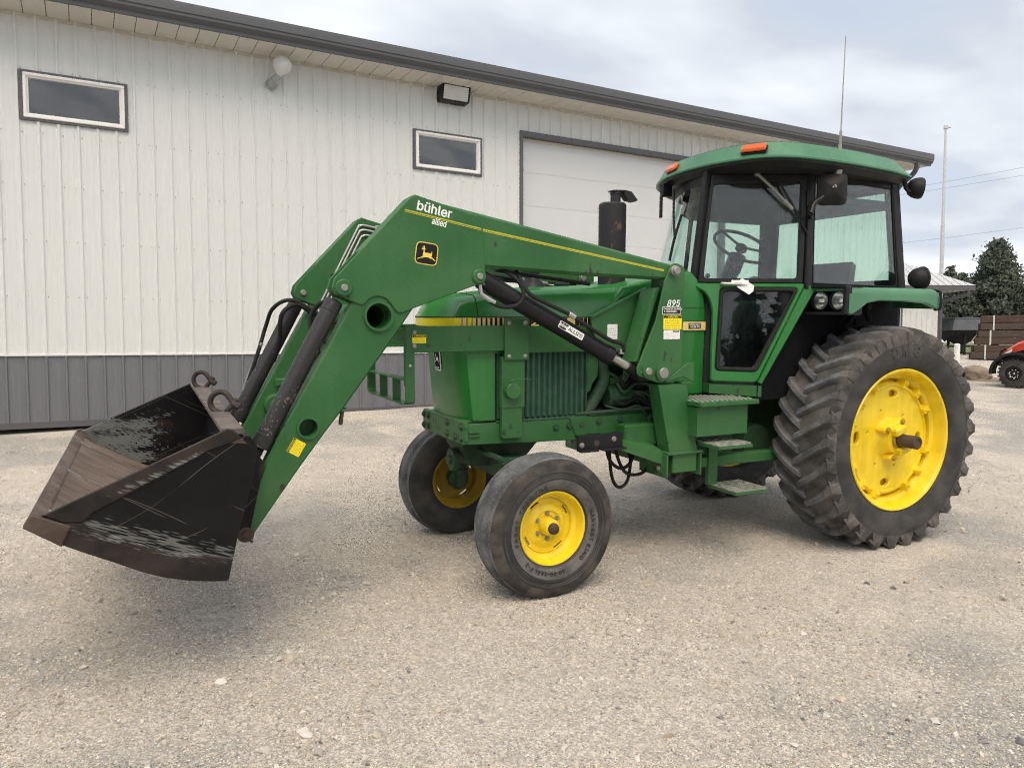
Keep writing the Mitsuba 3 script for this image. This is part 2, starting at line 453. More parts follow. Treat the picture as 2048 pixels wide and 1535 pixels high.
def bucket_tex(p, n, uv):
    t = fbm(p.x * 6, p.y * 6, p.z * 6, 5)
    fine = noise(p.x * 60, p.y * 60, p.z * 150 - p.x * 60)
    c = mix((0.0040, 0.0040, 0.0048), (0.012, 0.0115, 0.0125), t)
    c = mix(c, (0.060, 0.036, 0.026), 0.6 * smoothstep(0.60, 0.74, fbm(p.x * 4 + 7, p.y * 4, p.z * 4 + 2, 5)))
    inside = smoothstep(-1.0, -1.2, p.y)                       # the far cheek is scraped to the primer inside, low and towards the lip
    low = smoothstep(4.55, 5.0, p.x) * smoothstep(1.10, 0.80, p.z)
    g = smoothstep(0.60, 0.72, fine * 0.35 + fbm(p.x * 7, p.y * 5, p.z * 16, 4) * 0.5 + 0.34 * inside * low)
    c = mix(c, (0.19, 0.205, 0.20), g * 0.75 * (0.12 + 0.88 * inside))
    e = p.z + 0.014 * p.x + 0.042 - (0.615 + 0.368 * (p.x - 4.53))
    sc = smoothstep(0.11, 0.0, e) * smoothstep(1.0, 1.15, p.y)      # the near cheek is scuffed just above its wear band
    c = mix(c, (0.20, 0.21, 0.20), 0.60 * smoothstep(0.66, 0.84, noise((p.x * 0.93 + p.z * 0.37) * 26, 1.0, (p.z * 0.93 - p.x * 0.37) * 170) * 0.40 + fbm((p.x + p.z * 0.4) * 9, 2.0, (p.z - p.x * 0.4) * 24, 4) * 0.32 + 0.36 * sc))
    return mix(c, (0.17, 0.155, 0.14), 0.38 * dr.clip(scratches(p, 1.5, 0.40) + scratches(p, 2.7, 0.45) + scratches(p, 1.1, 0.45) + scratches(p, 4.3, 0.52), 0, 1))


def bucket_band(p, n, uv):
    t = fbm(p.x * 7, p.y * 7, p.z * 7, 5); st = noise(p.x * 50 + p.z * 20, p.y * 30, p.z * 160 - p.x * 40)
    c = mix((0.009, 0.0085, 0.0090), (0.034, 0.025, 0.022), smoothstep(0.3, 0.7, t))
    along = p.x * 0.93 + p.z * 0.37; up = p.z * 0.93 - p.x * 0.37
    st = noise(along * 22, p.y * 30, up * 150) * 0.6 + 0.4 * noise(along * 60, 3.0, up * 240)
    edge = p.z + 0.014 * p.x + 0.042 - (0.600 + 0.368 * (p.x - 4.53))      # paint worn to the primer where the band meets the cheek
    near = smoothstep(0.075, 0.0, dr.abs(edge + 0.018)) * (0.55 + 0.6 * noise(p.x * 4 + 3, 5.0, p.z * 4))
    ridge = p.z + 0.014 * p.x + 0.042 - (1.075 - 0.415 * (p.x - 4.55))
    near2 = 0.9 * smoothstep(0.05, 0.0, dr.abs(ridge - 0.030)) * smoothstep(0.35, 0.6, noise(p.x * 4 + 2, 1.0, 2.0))
    return mix(c, (0.23, 0.24, 0.23), 0.80 * smoothstep(0.63, 0.84, st * 0.40 + t * 0.30 + 0.36 * dr.maximum(near, near2)))


def floor_tex(p, n, uv):
    st = noise(p.x * 8, p.y * 150, p.z * 12); t = fbm(p.x * 4, p.y * 9, p.z * 4, 4)
    c = mix((0.070, 0.046, 0.036), (0.165, 0.125, 0.10), smoothstep(0.25, 0.8, st * 0.5 + t * 0.6))
    return mix(c, (0.24, 0.225, 0.20), 0.4 * smoothstep(0.6, 0.9, noise(p.x * 5 + 9, p.y * 60, p.z * 5)))


def cyl_tex(p, n, uv):
    t = fbm(p.x * 9, p.y * 9, p.z * 9, 4); s = noise(p.x * 130, p.y * 130, p.z * 70); m = fbm(p.x * 14, p.y * 14, p.z * 8, 4)
    return mix(mix((0.011, 0.011, 0.013), (0.030, 0.029, 0.032), t), (0.21, 0.185, 0.15), 0.5 * smoothstep(0.62, 0.70, s * 0.35 + m * 0.62))


scene['m_bucket'] = prin(mikit.proc(bucket_tex), 0.36, spec=0.22)
scene['m_bucket_band'] = prin(mikit.proc(bucket_band), 0.5, spec=0.3)
scene['m_floor'] = prin(mikit.proc(floor_tex), 0.72, bump=mikit.proc(lambda p, n, uv: noise(p.x * 10, p.y * 180, p.z * 10), eps=2e-3), bscale=0.002)
scene['m_cylinder'] = prin(mikit.proc(cyl_tex), 0.42)
scene['m_muffler'] = prin(mikit.proc(lambda p, n, uv: mix((0.013, 0.013, 0.016), (0.12, 0.07, 0.045), smoothstep(0.62, 0.74, fbm(p.x * 22, p.y * 22, p.z * 12, 4)) * 0.8)), 0.6)


def siding(col, spot):
    def f(p, n, uv):
        t = fbm(p.x * 0.9, p.y * 0.9, p.z * 0.35, 4); s = noise(p.x * 9, p.y * 9, p.z * 0.6)
        return mi.Color3f(col) * (0.97 + 0.05 * t) - mi.Color3f(spot) * smoothstep(0.66, 0.9, s) * 0.12
    return mikit.proc(f)


scene['m_siding'] = prin(siding((0.645, 0.662, 0.650), (0.04, 0.045, 0.05)), 0.42)
scene['m_wainscot'] = prin(mikit.proc(lambda p, n, uv: mix((0.150, 0.153, 0.170), (0.27, 0.25, 0.215), 0.38 * smoothstep(0.62, 0.30, p.z + 0.22 * noise(p.x * 6, p.y * 6, p.z * 6) + 0.12 * noise(p.x * 40, p.y * 40, p.z * 40)))), 0.5)
scene['m_trim'] = prin((0.095, 0.095, 0.102), 0.45)
scene['m_gutter'] = prin((0.082, 0.085, 0.092), 0.4)
scene['m_soffit'] = prin(siding((0.53, 0.51, 0.46), (0.03, 0.03, 0.03)), 0.5)
scene['m_door'] = prin(siding((0.60, 0.615, 0.625), (0.02, 0.02, 0.02)), 0.42)
scene['m_vinyl'] = prin((0.78, 0.78, 0.76), 0.35)
scene['m_galv'] = prin(mikit.proc(lambda p, n, uv: mi.Color3f(0.36, 0.39, 0.38) * (0.8 + 0.35 * noise(p.x * 40, p.y * 40, p.z * 40))), 0.45, metal=0.4)
scene['m_lens'] = prin((0.62, 0.63, 0.62), 0.25, coat=0.5)
scene['m_roof'] = prin((0.45, 0.46, 0.47), 0.4)


def ground_tex(p, n, uv):
    big = fbm(p.x * 0.33 + 4, p.y * 0.33 + 1, 0.5, 4); mid = fbm(p.x * 1.7, p.y * 1.7, 3.0, 4)
    d1, e1, r1 = voronoi(p.x * 88 + 0.6 * mid, p.y * 88)
    d2, e2, r2 = voronoi(p.x * 200 + 5, p.y * 200 + 9)
    d3, e3, r3 = voronoi(p.x * 48 + 2, p.y * 48 + 3)
    tan = mix((0.565, 0.512, 0.445), (0.500, 0.460, 0.405), mid)
    grey = mix((0.285, 0.275, 0.260), (0.40, 0.385, 0.362), mid)
    c = mix(tan, grey, 0.9 * smoothstep(0.47, 0.60, big * 0.65 + mid * 0.35))
    c = c * (0.62 + 0.50 * r2) * (0.70 + 0.48 * r1)
    c = mix(c, mi.Color3f(0.55, 0.53, 0.49) * (0.7 + 0.4 * r1), smoothstep(0.84, 0.95, r1) * smoothstep(0.50, 0.28, d1))
    c = mix(c, mi.Color3f(0.085, 0.085, 0.092), smoothstep(0.90, 0.97, r2) * 0.75)
    c = mix(c, mi.Color3f(0.46, 0.43, 0.385) * (0.7 + 0.5 * r3), smoothstep(0.88, 0.97, r3) * smoothstep(0.42, 0.25, d3))
    return c * (0.90 + 0.20 * fbm(p.x * 6, p.y * 6, 1.0, 3))


def ground_h(p, n, uv):
    d1, e1, r1 = voronoi(p.x * 88, p.y * 88); d2, e2, r2 = voronoi(p.x * 200 + 5, p.y * 200 + 9)
    return smoothstep(0.55, 0.1, d1) * (0.3 + 0.7 * r1) + 0.35 * smoothstep(0.55, 0.1, d2)


scene['m_ground'] = prin(mikit.proc(ground_tex), 0.95, spec=0.1, bump=mikit.proc(ground_h, eps=2e-3), bscale=0.0036)
scene['m_stone'] = prin({'type': 'mesh_attribute', 'name': 'vertex_color'}, 0.85, spec=0.2)
scene['m_grass'] = prin(mikit.proc(lambda p, n, uv: mix((0.045, 0.075, 0.022), (0.10, 0.12, 0.045), fbm(p.x * 1.2, p.y * 1.2, 0.0, 5))), 0.9)
scene['m_soil'] = prin(mikit.proc(lambda p, n, uv: mix((0.15, 0.115, 0.085), (0.30, 0.25, 0.195), fbm(p.x * 9, p.y * 9, p.z * 9, 4))), 0.95)
scene['m_leaf'] = {'type': 'principledthin', 'base_color': mikit.proc(lambda p, n, uv: mix((0.085, 0.104, 0.085), (0.165, 0.182, 0.140), fbm(p.x * 0.9, p.y * 0.9, p.z * 0.9, 3))), 'roughness': 0.8, 'diff_trans': 0.35, 'spec_trans': 0.0}
scene['m_bark'] = prin((0.075, 0.06, 0.05), 0.9)
scene['m_timber'] = prin(mikit.proc(lambda p, n, uv: mix((0.032, 0.024, 0.021), (0.115, 0.088, 0.072), fbm(p.x * 2.0 + p.y * 1.0, p.y * 7, p.z * 26, 4))), 0.9)
scene['m_timber_red'] = prin(mikit.proc(lambda p, n, uv: mix((0.040, 0.024, 0.020), (0.110, 0.072, 0.058), fbm(p.x * 2.0, p.y * 7, p.z * 22, 4))), 0.9)
scene['m_strap'] = prin((0.55, 0.62, 0.56), 0.5)
scene['m_pole'] = prin((0.58, 0.585, 0.59), 0.35, metal=0.3)
scene['m_wire'] = prin((0.16, 0.165, 0.18), 0.6)
scene['m_red'] = prin((0.60, 0.055, 0.022), 0.25, coat=0.5)
scene['m_hopper'] = prin(paint((0.055, 0.062, 0.075), amt=0.1), 0.45)
scene['m_headlens'] = {'type': 'blendbsdf', 'weight': 0.16, 'a': {'type': 'thindielectric'}, 'b': two({'type': 'diffuse', 'reflectance': rgb(0.62, 0.63, 0.58)})}
scene['m_grate'] = prin(paint((0.24, 0.26, 0.22), (0.40, 0.40, 0.37), amt=0.8, scale=25.0), 0.45, metal=0.3)
scene['m_bucket_top'] = prin(paint((0.075, 0.058, 0.050), (0.16, 0.14, 0.125), amt=0.6, scale=9.0), 0.6)
scene['m_edge'] = prin(paint((0.085, 0.058, 0.046), (0.20, 0.17, 0.15), amt=0.5, scale=10.0), 0.65)
scene['m_iron'] = prin(paint((0.030, 0.024, 0.022), (0.085, 0.065, 0.055), amt=0.5, scale=22.0), 0.6, metal=0.2)
scene['m_reflector'] = prin((0.86, 0.86, 0.84), 0.16, metal=1.0)

# ------------------------------------------------------------------ ground and gravel
def ground_z(x, y):
    x, y = np.asarray(x, float), np.asarray(y, float)
    z = -0.0141 * x - 0.0347 * y
    z = np.where(z > 0.75, 0.75 + 0.45 * np.tanh((z - 0.75) / 0.45), z)
    z = np.where(z < -0.35, -0.35 + 0.4 * np.tanh((z + 0.35) / 0.4), z)
    s = np.stack([x, y, 0 * x], -1) @ np.c_[WU, WN, [0, 0, 1.0]]
    d = WD - s[..., 1]
    near = np.exp(-np.clip(d, 0, 50) / 0.8) * (np.abs(s[..., 0]) < 14)
    z = z + near * (0.075 + 0.025 * np.tanh(s[..., 0] / 3))
    p = np.stack([x, y, 0 * x], -1)
    r = np.hypot(x - EYE[0], y - EYE[1])
    k = np.clip(1.4 - r / 60, 0.15, 1)
    z = z + k * ((meshkit.fbm(p * 0.55, 3, 5) - 0.5) * 0.045 + (meshkit.fbm(p * 2.6 + 7, 3, 8) - 0.5) * 0.014)
    for c, w in ((0.0, .04), (.17, .035)):              # faint ruts left by tyres
        dist = y - 0.159 * (x - 4.46) + 0.02 + 0.04 * (x - 3.9) ** 2 - c
        m = np.exp(-((x - 3.9) / 0.75) ** 2)
        z = z - m * (.010 * np.exp(-(dist / w) ** 2) - .007 * np.exp(-((dist - .075) / w) ** 2))
    return z


def graded(near0, near1, step, far):
    a = np.arange(near0, near1 + 1e-6, step); g = [0.0]; st = step
    while g[-1] < far: st *= 1.13; g.append(g[-1] + st)
    g = np.array(g[1:])
    return np.r_[near0 - g[::-1], a, near1 + g]


gx, gy = graded(-5, 7.5, 0.04, 900), graded(-9, 5.5, 0.04, 900)
GX, GY = np.meshgrid(gx, gy, indexing='ij')
GZ = ground_z(GX, GY)
GZ = np.where(np.hypot(GX, GY) > 120, 0.9, GZ)
obj('ground', sheet(np.stack([GX, GY, GZ], -1)), 'm_ground', smooth=True, kind='structure', label='pale crushed gravel yard with grey and tan patches')

R_ = wr(12)


def stones(n, rmin, rmax, near, far, seed, shape, bias=0.55):
    """Small broken stones lying on the ground within a sector in front of the spot where the photographer stood."""
    r = wr(seed)
    ang = YAW + r.uniform(-0.66, 0.66, n)
    rad = near + (far - near) * r.random(n) ** 1.25
    x, y = EYE[0] + rad * np.cos(ang), EYE[1] + rad * np.sin(ang)
    patch = meshkit.fbm(np.stack([x * 0.45, y * 0.45, 0 * x], -1), 3, 21)
    keep = patch + 0.30 * r.random(n) > bias
    s = np.stack([x, y], -1) @ np.c_[WU[:2], WN[:2]]
    keep &= (s[:, 1] < WD - 0.05) | (np.abs(s[:, 0]) > 12.6)
    x, y = x[keep], y[keep]; n = len(x)
    size = rmin + (rmax - rmin) * r.random(n) ** 2.6
    base = np.asarray(shape.vertices); base = base / np.linalg.norm(base, axis=1, keepdims=True)
    V = base[None] * (1 + 0.36 * r.standard_normal((n, len(base), 1)).clip(-1.6, 1.6))
    V = V * np.stack([np.ones(n), r.uniform(.65, 1.1, n), r.uniform(.45, .8, n)], -1)[:, None]
    a = r.uniform(0, 2 * np.pi, n); c, s_ = np.cos(a)[:, None], np.sin(a)[:, None]
    V = np.stack([V[..., 0] * c - V[..., 1] * s_, V[..., 0] * s_ + V[..., 1] * c, V[..., 2]], -1) * size[:, None, None]
    V = V + np.stack([x, y, ground_z(x, y) + size * 0.22], -1)[:, None]
    F = (np.asarray(shape.faces)[None] + (np.arange(n) * len(base))[:, None, None]).reshape(-1, 3)
    pal = np.array([(.55, .49, .40), (.47, .42, .345), (.60, .56, .50), (.40, .37, .335), (.28, .27, .265), (.48, .41, .32), (.17, .17, .175), (.66, .63, .58)])
    col = pal[r.choice(8, n, p=(.25, .22, .16, .13, .07, .09, .025, .055))] * r.uniform(.72, 1.1, (n, 1))
    return V.reshape(-1, 3), F, np.repeat(col, len(base), 0)


OCTA = trimesh.creation.icosphere(0); OC = tm([[1, 0, 0], [-1, 0, 0], [0, 1, 0], [0, -1, 0], [0, 0, 1], [0, 0, -1]], [[0, 2, 4], [2, 1, 4], [1, 3, 4], [3, 0, 4], [2, 0, 5], [1, 2, 5], [3, 1, 5], [0, 3, 5]])
V, F, C, at = [], [], [], 0
for args in ((170000, .0024, .0070, 2.2, 6.5, 1, OC, .60), (110000, .0036, .0088, 4.0, 14.0, 2, OC, .62), (17000, .0045, .0125, 2.2, 10.0, 3, OCTA, .66), (700, .008, .026, 2.4, 11.0, 4, OCTA, .58)):
    v, f, c = stones(*args); V.append(v); F.append(f + at); C.append(c); at += len(v)
G = obj('gravel', tm(np.vstack(V), np.vstack(F)), 'm_stone', smooth=False, color=np.vstack(C), kind='stuff', label='loose crushed stone scattered over the yard')

# ------------------------------------------------------------------ the workshop
S0, S1, EAVE, BASE, WAIN = -13.0, 12.35, 5.708, 0.30, 1.25
W = thing('workshop', 'long white ribbed metal workshop with grey wainscot behind the green tractor', 'building', shop_frame)
OPEN = [(-5.735, -4.545, 4.37, 4.955), (-0.235, 0.965, 4.34, 4.935), (1.83, 6.72, -1.0, 5.12)]
PITCH, RIB0 = 0.2286, -6.026


def rib_profile(s):
    k = (s - RIB0) / PITCH; f = (k - np.round(k)) * PITCH
    a = np.abs(f)
    major = np.interp(a, [0, .010, .020, .034], [.026, .026, 0, 0])
    minor = np.interp(np.abs(a - PITCH * .335), [0, .006, .014], [.0022, .0022, 0])
    return np.maximum(major, minor)


OFFS = [-.020, -.010, .010, .020]
MIN = [PITCH * .335 + q for q in (-.014, -.006, .006, .014)]


def ribbed(sa, sb, za, zb, proud=0.0):
    br = [sa, sb]
    for k in range(int((sa - RIB0) / PITCH) - 2, int((sb - RIB0) / PITCH) + 3):
        c = RIB0 + k * PITCH
        br += [c + o for o in OFFS] + [c + m for m in MIN] + [c - m for m in MIN]
    for o in OPEN: br += [o[0], o[1]]
    br = np.unique(np.round([b for b in br if sa - 1e-9 <= b <= sb + 1e-9], 5))
    V, F = [], []
    for a, b in zip(br[:-1], br[1:]):
        if b - a < 1e-4: continue
        cuts = [(za, zb)]
        for o in OPEN:
            if o[0] - 1e-6 <= a and b <= o[1] + 1e-6:
                new = []
                for z0, z1 in cuts:
                    if o[2] > z0: new.append((z0, min(z1, o[2])))
                    if o[3] < z1: new.append((max(z0, o[3]), z1))
                cuts = [c for c in new if c[1] - c[0] > 1e-4]
        pa, pb = rib_profile(np.array([a + 1e-5, b - 1e-5])) + proud
        for z0, z1 in cuts:
            n = len(V); V += [(a, pa, z0), (b, pb, z0), (b, pb, z1), (a, pa, z1)]; F += [(n, n + 1, n + 2), (n, n + 2, n + 3)]
    return tm(V, F) if V else None


edges = [RIB0 - .1143 + .9144 * k for k in range(-8, 22)]
edges = [S0] + [e for e in edges if S0 + .2 < e < S1 - .2] + [S1]
for a, b in zip(edges[:-1], edges[1:]):
    m = ribbed(a, b, WAIN + .012, EAVE)
    if m is not None: obj('siding_sheet', m, 'm_siding', W, smooth=False)
    m = ribbed(a, b, BASE, WAIN)
    if m is not None: obj('wainscot_sheet', m, 'm_wainscot', W, smooth=False)
for a, b in ((S0, 1.76), (6.79, S1)):
    obj('wainscot_trim', cat(bx(a, b, -.01, .030, WAIN - .004, WAIN + .022, .004)), 'm_siding', W)
    obj('base_trim', bx(a, b, -.01, .034, BASE - .02, BASE + .07, .003), 'm_trim', W)
screws = []
for z in (2.04, 2.78, 3.51, 4.19, 5.02):
    for k in range(int((S0 - RIB0) / PITCH) + 1, int((S1 - RIB0) / PITCH)):
        s = RIB0 + k * PITCH + (.045 if (k % 4) else -.05)
        if any(o[0] - .06 < s < o[1] + .06 and o[2] - .06 < z < o[3] + .06 for o in OPEN): continue
        screws.append(cyl((s, 0, z), (s, .007, z), .0075, 6, .001))
        if k % 4 == 0: s2 = s + .09; screws.append(cyl((s2, 0, z), (s2, .007, z), .0075, 6, .001))
obj('screw', cat(*screws), 'm_steel_dull', W, smooth=False, kind='stuff')
# closed shell behind the front wall: ends, back, inside stays dark
DEP = 16.0
for s in (S0, S1): obj('end_wall', bx(s - .03, s + .03, -DEP, -.045, -.6, EAVE, 0), 'm_siding', W)
obj('back_wall', bx(S0, S1, -DEP - .06, -DEP - .003, -.6, EAVE, 0), 'm_siding', W)
# roof
obj('roof', cat(
    tm([(S0 - .5, .63, 5.945), (S1 + .62, .63, 5.945), (S1 + .62, -DEP / 2, 8.1), (S0 - .5, -DEP / 2, 8.1), (S0 - .5, -DEP - .6, 5.945), (S1 + .62, -DEP - .6, 5.945)],
       [(0, 1, 2), (0, 2, 3), (3, 2, 5), (3, 5, 4)]),
    cat(*[tube([(s, .69, 5.952), (s, -DEP / 2, 8.118)], 1, sec=[(-.02, -.012), (.02, -.012), (.009, .012), (-.009, .012)]) for s in np.arange(S0 - .4, S1 + .6, PITCH * 2)])), 'm_gutter', W)
obj('gable', tm([(S1, -.0, EAVE), (S1, -DEP, EAVE), (S1, -DEP / 2, 8.05), (S0, 0, EAVE), (S0, -DEP, EAVE), (S0, -DEP / 2, 8.05)], [(0, 1, 2), (3, 5, 4)]), 'm_siding', W)
# soffit panels, fascia, gutter, downspout
SO = S0 - .5
while SO < S1 + .6:
    e = min(SO + .26, S1 + .62)
    obj('soffit_panel', cat(bx(SO + .004, e - .004, .005, .618, EAVE + .004, EAVE + .016, .004), bx((SO + e) / 2 - .003, (SO + e) / 2 + .003, .01, .61, EAVE + .0025, EAVE + .006, 0)), 'm_soffit', W)
    SO = e
obj('soffit_trim', bx(S0, S1, .003, .022, EAVE - .045, EAVE + .004, .003), 'm_soffit', W)
GP = [(.600, 5.705), (.648, 5.705), (.652, 5.745), (.690, 5.770), (.712, 5.800), (.712, 5.835), (.728, 5.845), (.728, 5.94), (.722, 5.975), (.710, 5.975), (.708, 5.95), (.60, 5.95)]
obj('gutter', yzplate(GP, S0 - .5, S1 + .62, b=.001), 'm_gutter', W)
obj('fascia', bx(S0 - .5, S1 + .62, .585, .602, EAVE + .002, 5.96, .002), 'm_trim', W)
obj('downspout', tube(smoothpath([(12.42, .64, 5.72), (12.42, .63, 5.60), (12.44, .52, 5.47), (12.46, .22, 5.28), (12.46, .09, 5.15), (12.46, .06, 5.0), (12.46, .06, .45)], 4), 1, sec=rrect(-.05, .05, -.038, .038, .01, 2)), 'm_gutter', W)
# windows
for o in OPEN[:2]:
    s0, s1, z0, z1 = o
    obj_t = obj('window', cat(*[bx(*q, .004) for q in ((s0 - .04, s1 + .04, -.03, .038, z1, z1 + .032), (s0 - .04, s1 + .04, -.03, .038, z0 - .032, z0), (s0 - .04, s0, -.03, .036, z0, z1), (s1, s1 + .04, -.03, .036, z0, z1))]), 'm_trim', W)
    f = .042
    obj('frame', cat(*[bx(*q, .006) for q in ((s0 + .002, s1 - .002, -.05, .052, z1 - f, z1 - .002), (s0 + .002, s1 - .002, -.05, .052, z0 + .002, z0 + f), (s0 + .002, s0 + f, -.05, .050, z0 + f, z1 - f), (s1 - f, s1 - .002, -.05, .050, z0 + f, z1 - f))],
                     *[bx(*q, .003) for q in ((s0 + f, s1 - f, -.04, .026, z1 - f - .022, z1 - f), (s0 + f, s1 - f, -.04, .026, z0 + f, z0 + f + .022), (s0 + f, s0 + f + .022, -.04, .026, z0 + f + .022, z1 - f - .022), (s1 - f - .022, s1 - f, -.04, .026, z0 + f + .022, z1 - f - .022))]), 'm_vinyl', obj_t)
    q = np.linspace(s0 + f, s1 - f, 25); zz = np.linspace(z0 + f, z1 - f, 9)
    obj('pane', sheet([[(a, .006 + .0042 * math.sin(a * 4.3 + c * 3 + s0) * math.sin(c * 7.5 + a), c) for c in zz] for a in q]), 'm_pane', obj_t, smooth=True)
# overhead door
s0, s1, z0, z1 = OPEN[2]
od = obj('overhead_door', cat(bx(s0 - .065, s0 - .002, -.14, .045, BASE, z1 + .09, .004), bx(s1 + .002, s1 + .065, -.14, .045, BASE, z1 + .09, .004), bx(s0 - .002, s1 + .002, -.14, .043, z1, z1 + .088, .004)), 'm_trim', W)
z = z1; k = 0
while z > BASE + .05:
    b = max(z - .60, BASE)
    obj('door_panel', bx(s0 - .05, s1 + .05, -.17, -.125, b + .0008, z - .0008, .0025), 'm_door', od); z = b
obj('weather_strip', bx(s0 - .002, s1 + .002, -.124, -.08, z1 - .05, z1 - .004, .004), 'm_soffit', od)
obj('inner_lining', cat(bx(s0 - .06, s1 + .06, -.22, -.19, BASE, z1 + .1, 0)), 'm_interior', od)

# lamps on the wall
L = thing('globe_lamp', 'round glass yard lamp on a grey galvanised socket high on the white wall', 'lamp', shop_frame)
obj('base', cat(cyl((-2.56, .02, 5.30), (-2.56, .055, 5.305), .085, 24), cyl((-2.56, .05, 5.30), (-2.55, .17, 5.33), .072, 24, r1=.06), cyl((-2.55, .15, 5.31), (-2.49, .22, 5.40), .05, 20)), 'm_galv', L)
g = [(0.0, .26), (.045, .255), (.085, .235), (.108, .20), (.118, .16), (.112, .115), (.085, .075), (.05, .045), (.04, 0), (0, 0)]
g = [(r * 1.14, h * 1.14) for r, h in g]
obj('globe', lathe(g, (-2.50, .20, 5.385), (.30, .42, .86), 32), 'm_lens', L, smooth=60)
L = thing('floodlight', 'black box floodlight with frosted lens mounted under the eave', 'floodlight', shop_frame)
obj('housing', cat(yzplate(rounded([(.0, 5.46), (.175, 5.465), (.20, 5.48), (.262, 5.70), (.25, 5.72), (.10, 5.74), (.0, 5.72)], .02), .17, .195, b=.008), yzplate(rounded([(.0, 5.46), (.175, 5.465), (.20, 5.48), (.262, 5.70), (.25, 5.72), (.10, 5.74), (.0, 5.72)], .02), .655, .68, b=.008),
    bx(.19, .66, .0, .03, 5.46, 5.73, .006), bx(.19, .66, .02, .255, 5.702, 5.725, .006), bx(.19, .66, .02, .19, 5.46, 5.485, .006)), 'm_black', L)
obj('lens', hull([(.200, .186, 5.486), (.650, .186, 5.486), (.200, .246, 5.700), (.650, .246, 5.700), (.200, .10, 5.486), (.650, .10, 5.486), (.200, .10, 5.700), (.650, .10, 5.700)]), 'm_lens', L)

# ------------------------------------------------------------------ far right: office, pole, wires, trees, hopper, timber, vehicle
def at(px, py, dep):                                    # metres ahead of the camera, and how far right and up
    d = FWD + np.array([math.sin(YAW), -math.cos(YAW), 0]) * px / 1520.1 + np.cross([math.sin(YAW), -math.cos(YAW), 0], FWD) * py / 1520.1
    return EYE + d * dep


RV = np.array([math.sin(YAW), -math.cos(YAW)])          # to the right
OA = math.atan2(RV[1], RV[0])
O = thing('office_building', 'low white building with grey metal roof beyond the tractor cab', 'building', turned((-24.4, -15.75, .80), OA + .06))
# own coordinates: x along the front to the right, y away from the camera; corner at the origin
obj('wall', cat(bx(-9, 0, 0, 7, -.5, 2.72, 0)), 'm_siding', O)
obj('wall_rib', cat(*[bx(x - .02, x + .02, -.018, 0.001, .0, 2.72, .004) for x in np.arange(-8.9, -.05, .2286)]), 'm_siding', O, kind='stuff')
obj('soffit', bx(-9.2, 1.20, -.45, 7.4, 2.723, 2.76, 0), 'm_soffit', O)
obj('fascia', bx(-9.2, 1.23, -.49, -.453, 2.70, 2.90, .005), 'm_trim', O)
rf = obj('roof', tm([(-9.2, -.50, 2.905), (1.25, -.50, 2.905), (-3.6, 4.6, 5.70), (-9.2, 4.6, 5.70), (1.25, 9.2, 2.905), (-9.2, 9.2, 2.905)], [(0, 1, 2), (0, 2, 3), (1, 4, 2), (2, 4, 5), (2, 5, 3)]), 'm_roof', O, smooth=False)
ribs_ = []
for x in np.arange(-9.0, 1.2, .3):
    t = 1.0 if x < -3.6 else (1.25 - x) / 4.85
    ribs_.append(tube([(x, -.51, 2.915), (x, -.50 + 5.1 * t, 2.915 + 2.795 * t)], .014, 5))
obj('rib', cat(*ribs_), 'm_roof', rf, kind='stuff')
obj('downspout', tube(smoothpath([(.95, -.42, 2.72), (.93, -.38, 2.55), (.4, -.16, 2.36), (.10, -.07, 2.28), (.05, -.07, 2.1), (.05, -.07, -.2)], 4), 1, sec=rrect(-.075, .075, -.05, .05, .012, 2)), 'm_gutter', O)
obj('post', bx(-.09, .09, -.02, .16, -.4, 2.72, .01), 'm_vinyl', O)
wn = obj('window', cat(*[bx(*q, .004) for q in ((-3.4, -1.5, -.03, .02, 2.3, 2.38), (-3.4, -1.5, -.03, .02, .42, .5), (-3.4, -3.32, -.03, .02, .5, 2.3), (-1.58, -1.5, -.03, .02, .5, 2.3))]), 'm_trim', O)
obj('pane', bx(-3.32, -1.58, -.012, -.004, .5, 2.3, 0), 'm_dark', wn)

P = thing('flagpole', 'bare pale metal flagpole rising behind the low building', 'pole')
q = np.array([-35.1, -23.1, .6])
obj('lower_shaft', cyl(q, q + [0, 0, 7.3], .105, 14), 'm_pole', P)
obj('upper_shaft', cyl(q + [0, 0, 7.3], q + [0, 0, 12.5], .085, 14, r1=.06), 'm_pole', P)
obj('truck', cat(cyl(q + [0, 0, 12.5], q + [0, 0, 12.68], .11, 12), cyl(q + [.0, 0, 12.58], q + [-.25, .12, 12.6], .045, 8)), 'm_pole', P)

for a, b, lab in (((-42.0, -40.2, 12.2), (-70.0, -26.5, 18.0), 'thin overhead wire, topmost of the three right of the cab'), ((-42.0, -40.0, 11.95), (-70.0, -26.3, 17.1), 'thin overhead wire, middle of the three right of the cab'),
                  ((-42.0, -39.7, 8.4), (-70.0, -26.1, 12.6), 'thin overhead wire, lowest of the three right of the cab')):
    a, b = np.array(a), np.array(b); t = np.linspace(0, 1, 25)[:, None]
    k = thing('overhead_wire', lab, 'wire', None, 'overhead wires right of the cab')
    del labels[k]['group']
    L_ = labels.pop(k)
    o = obj('overhead_wire', tube(a + (b - a) * t - np.array([0, 0, 1.0]) * 4 * .35 * t * (1 - t), .011, 6), 'm_wire')
    labels[o] = L_


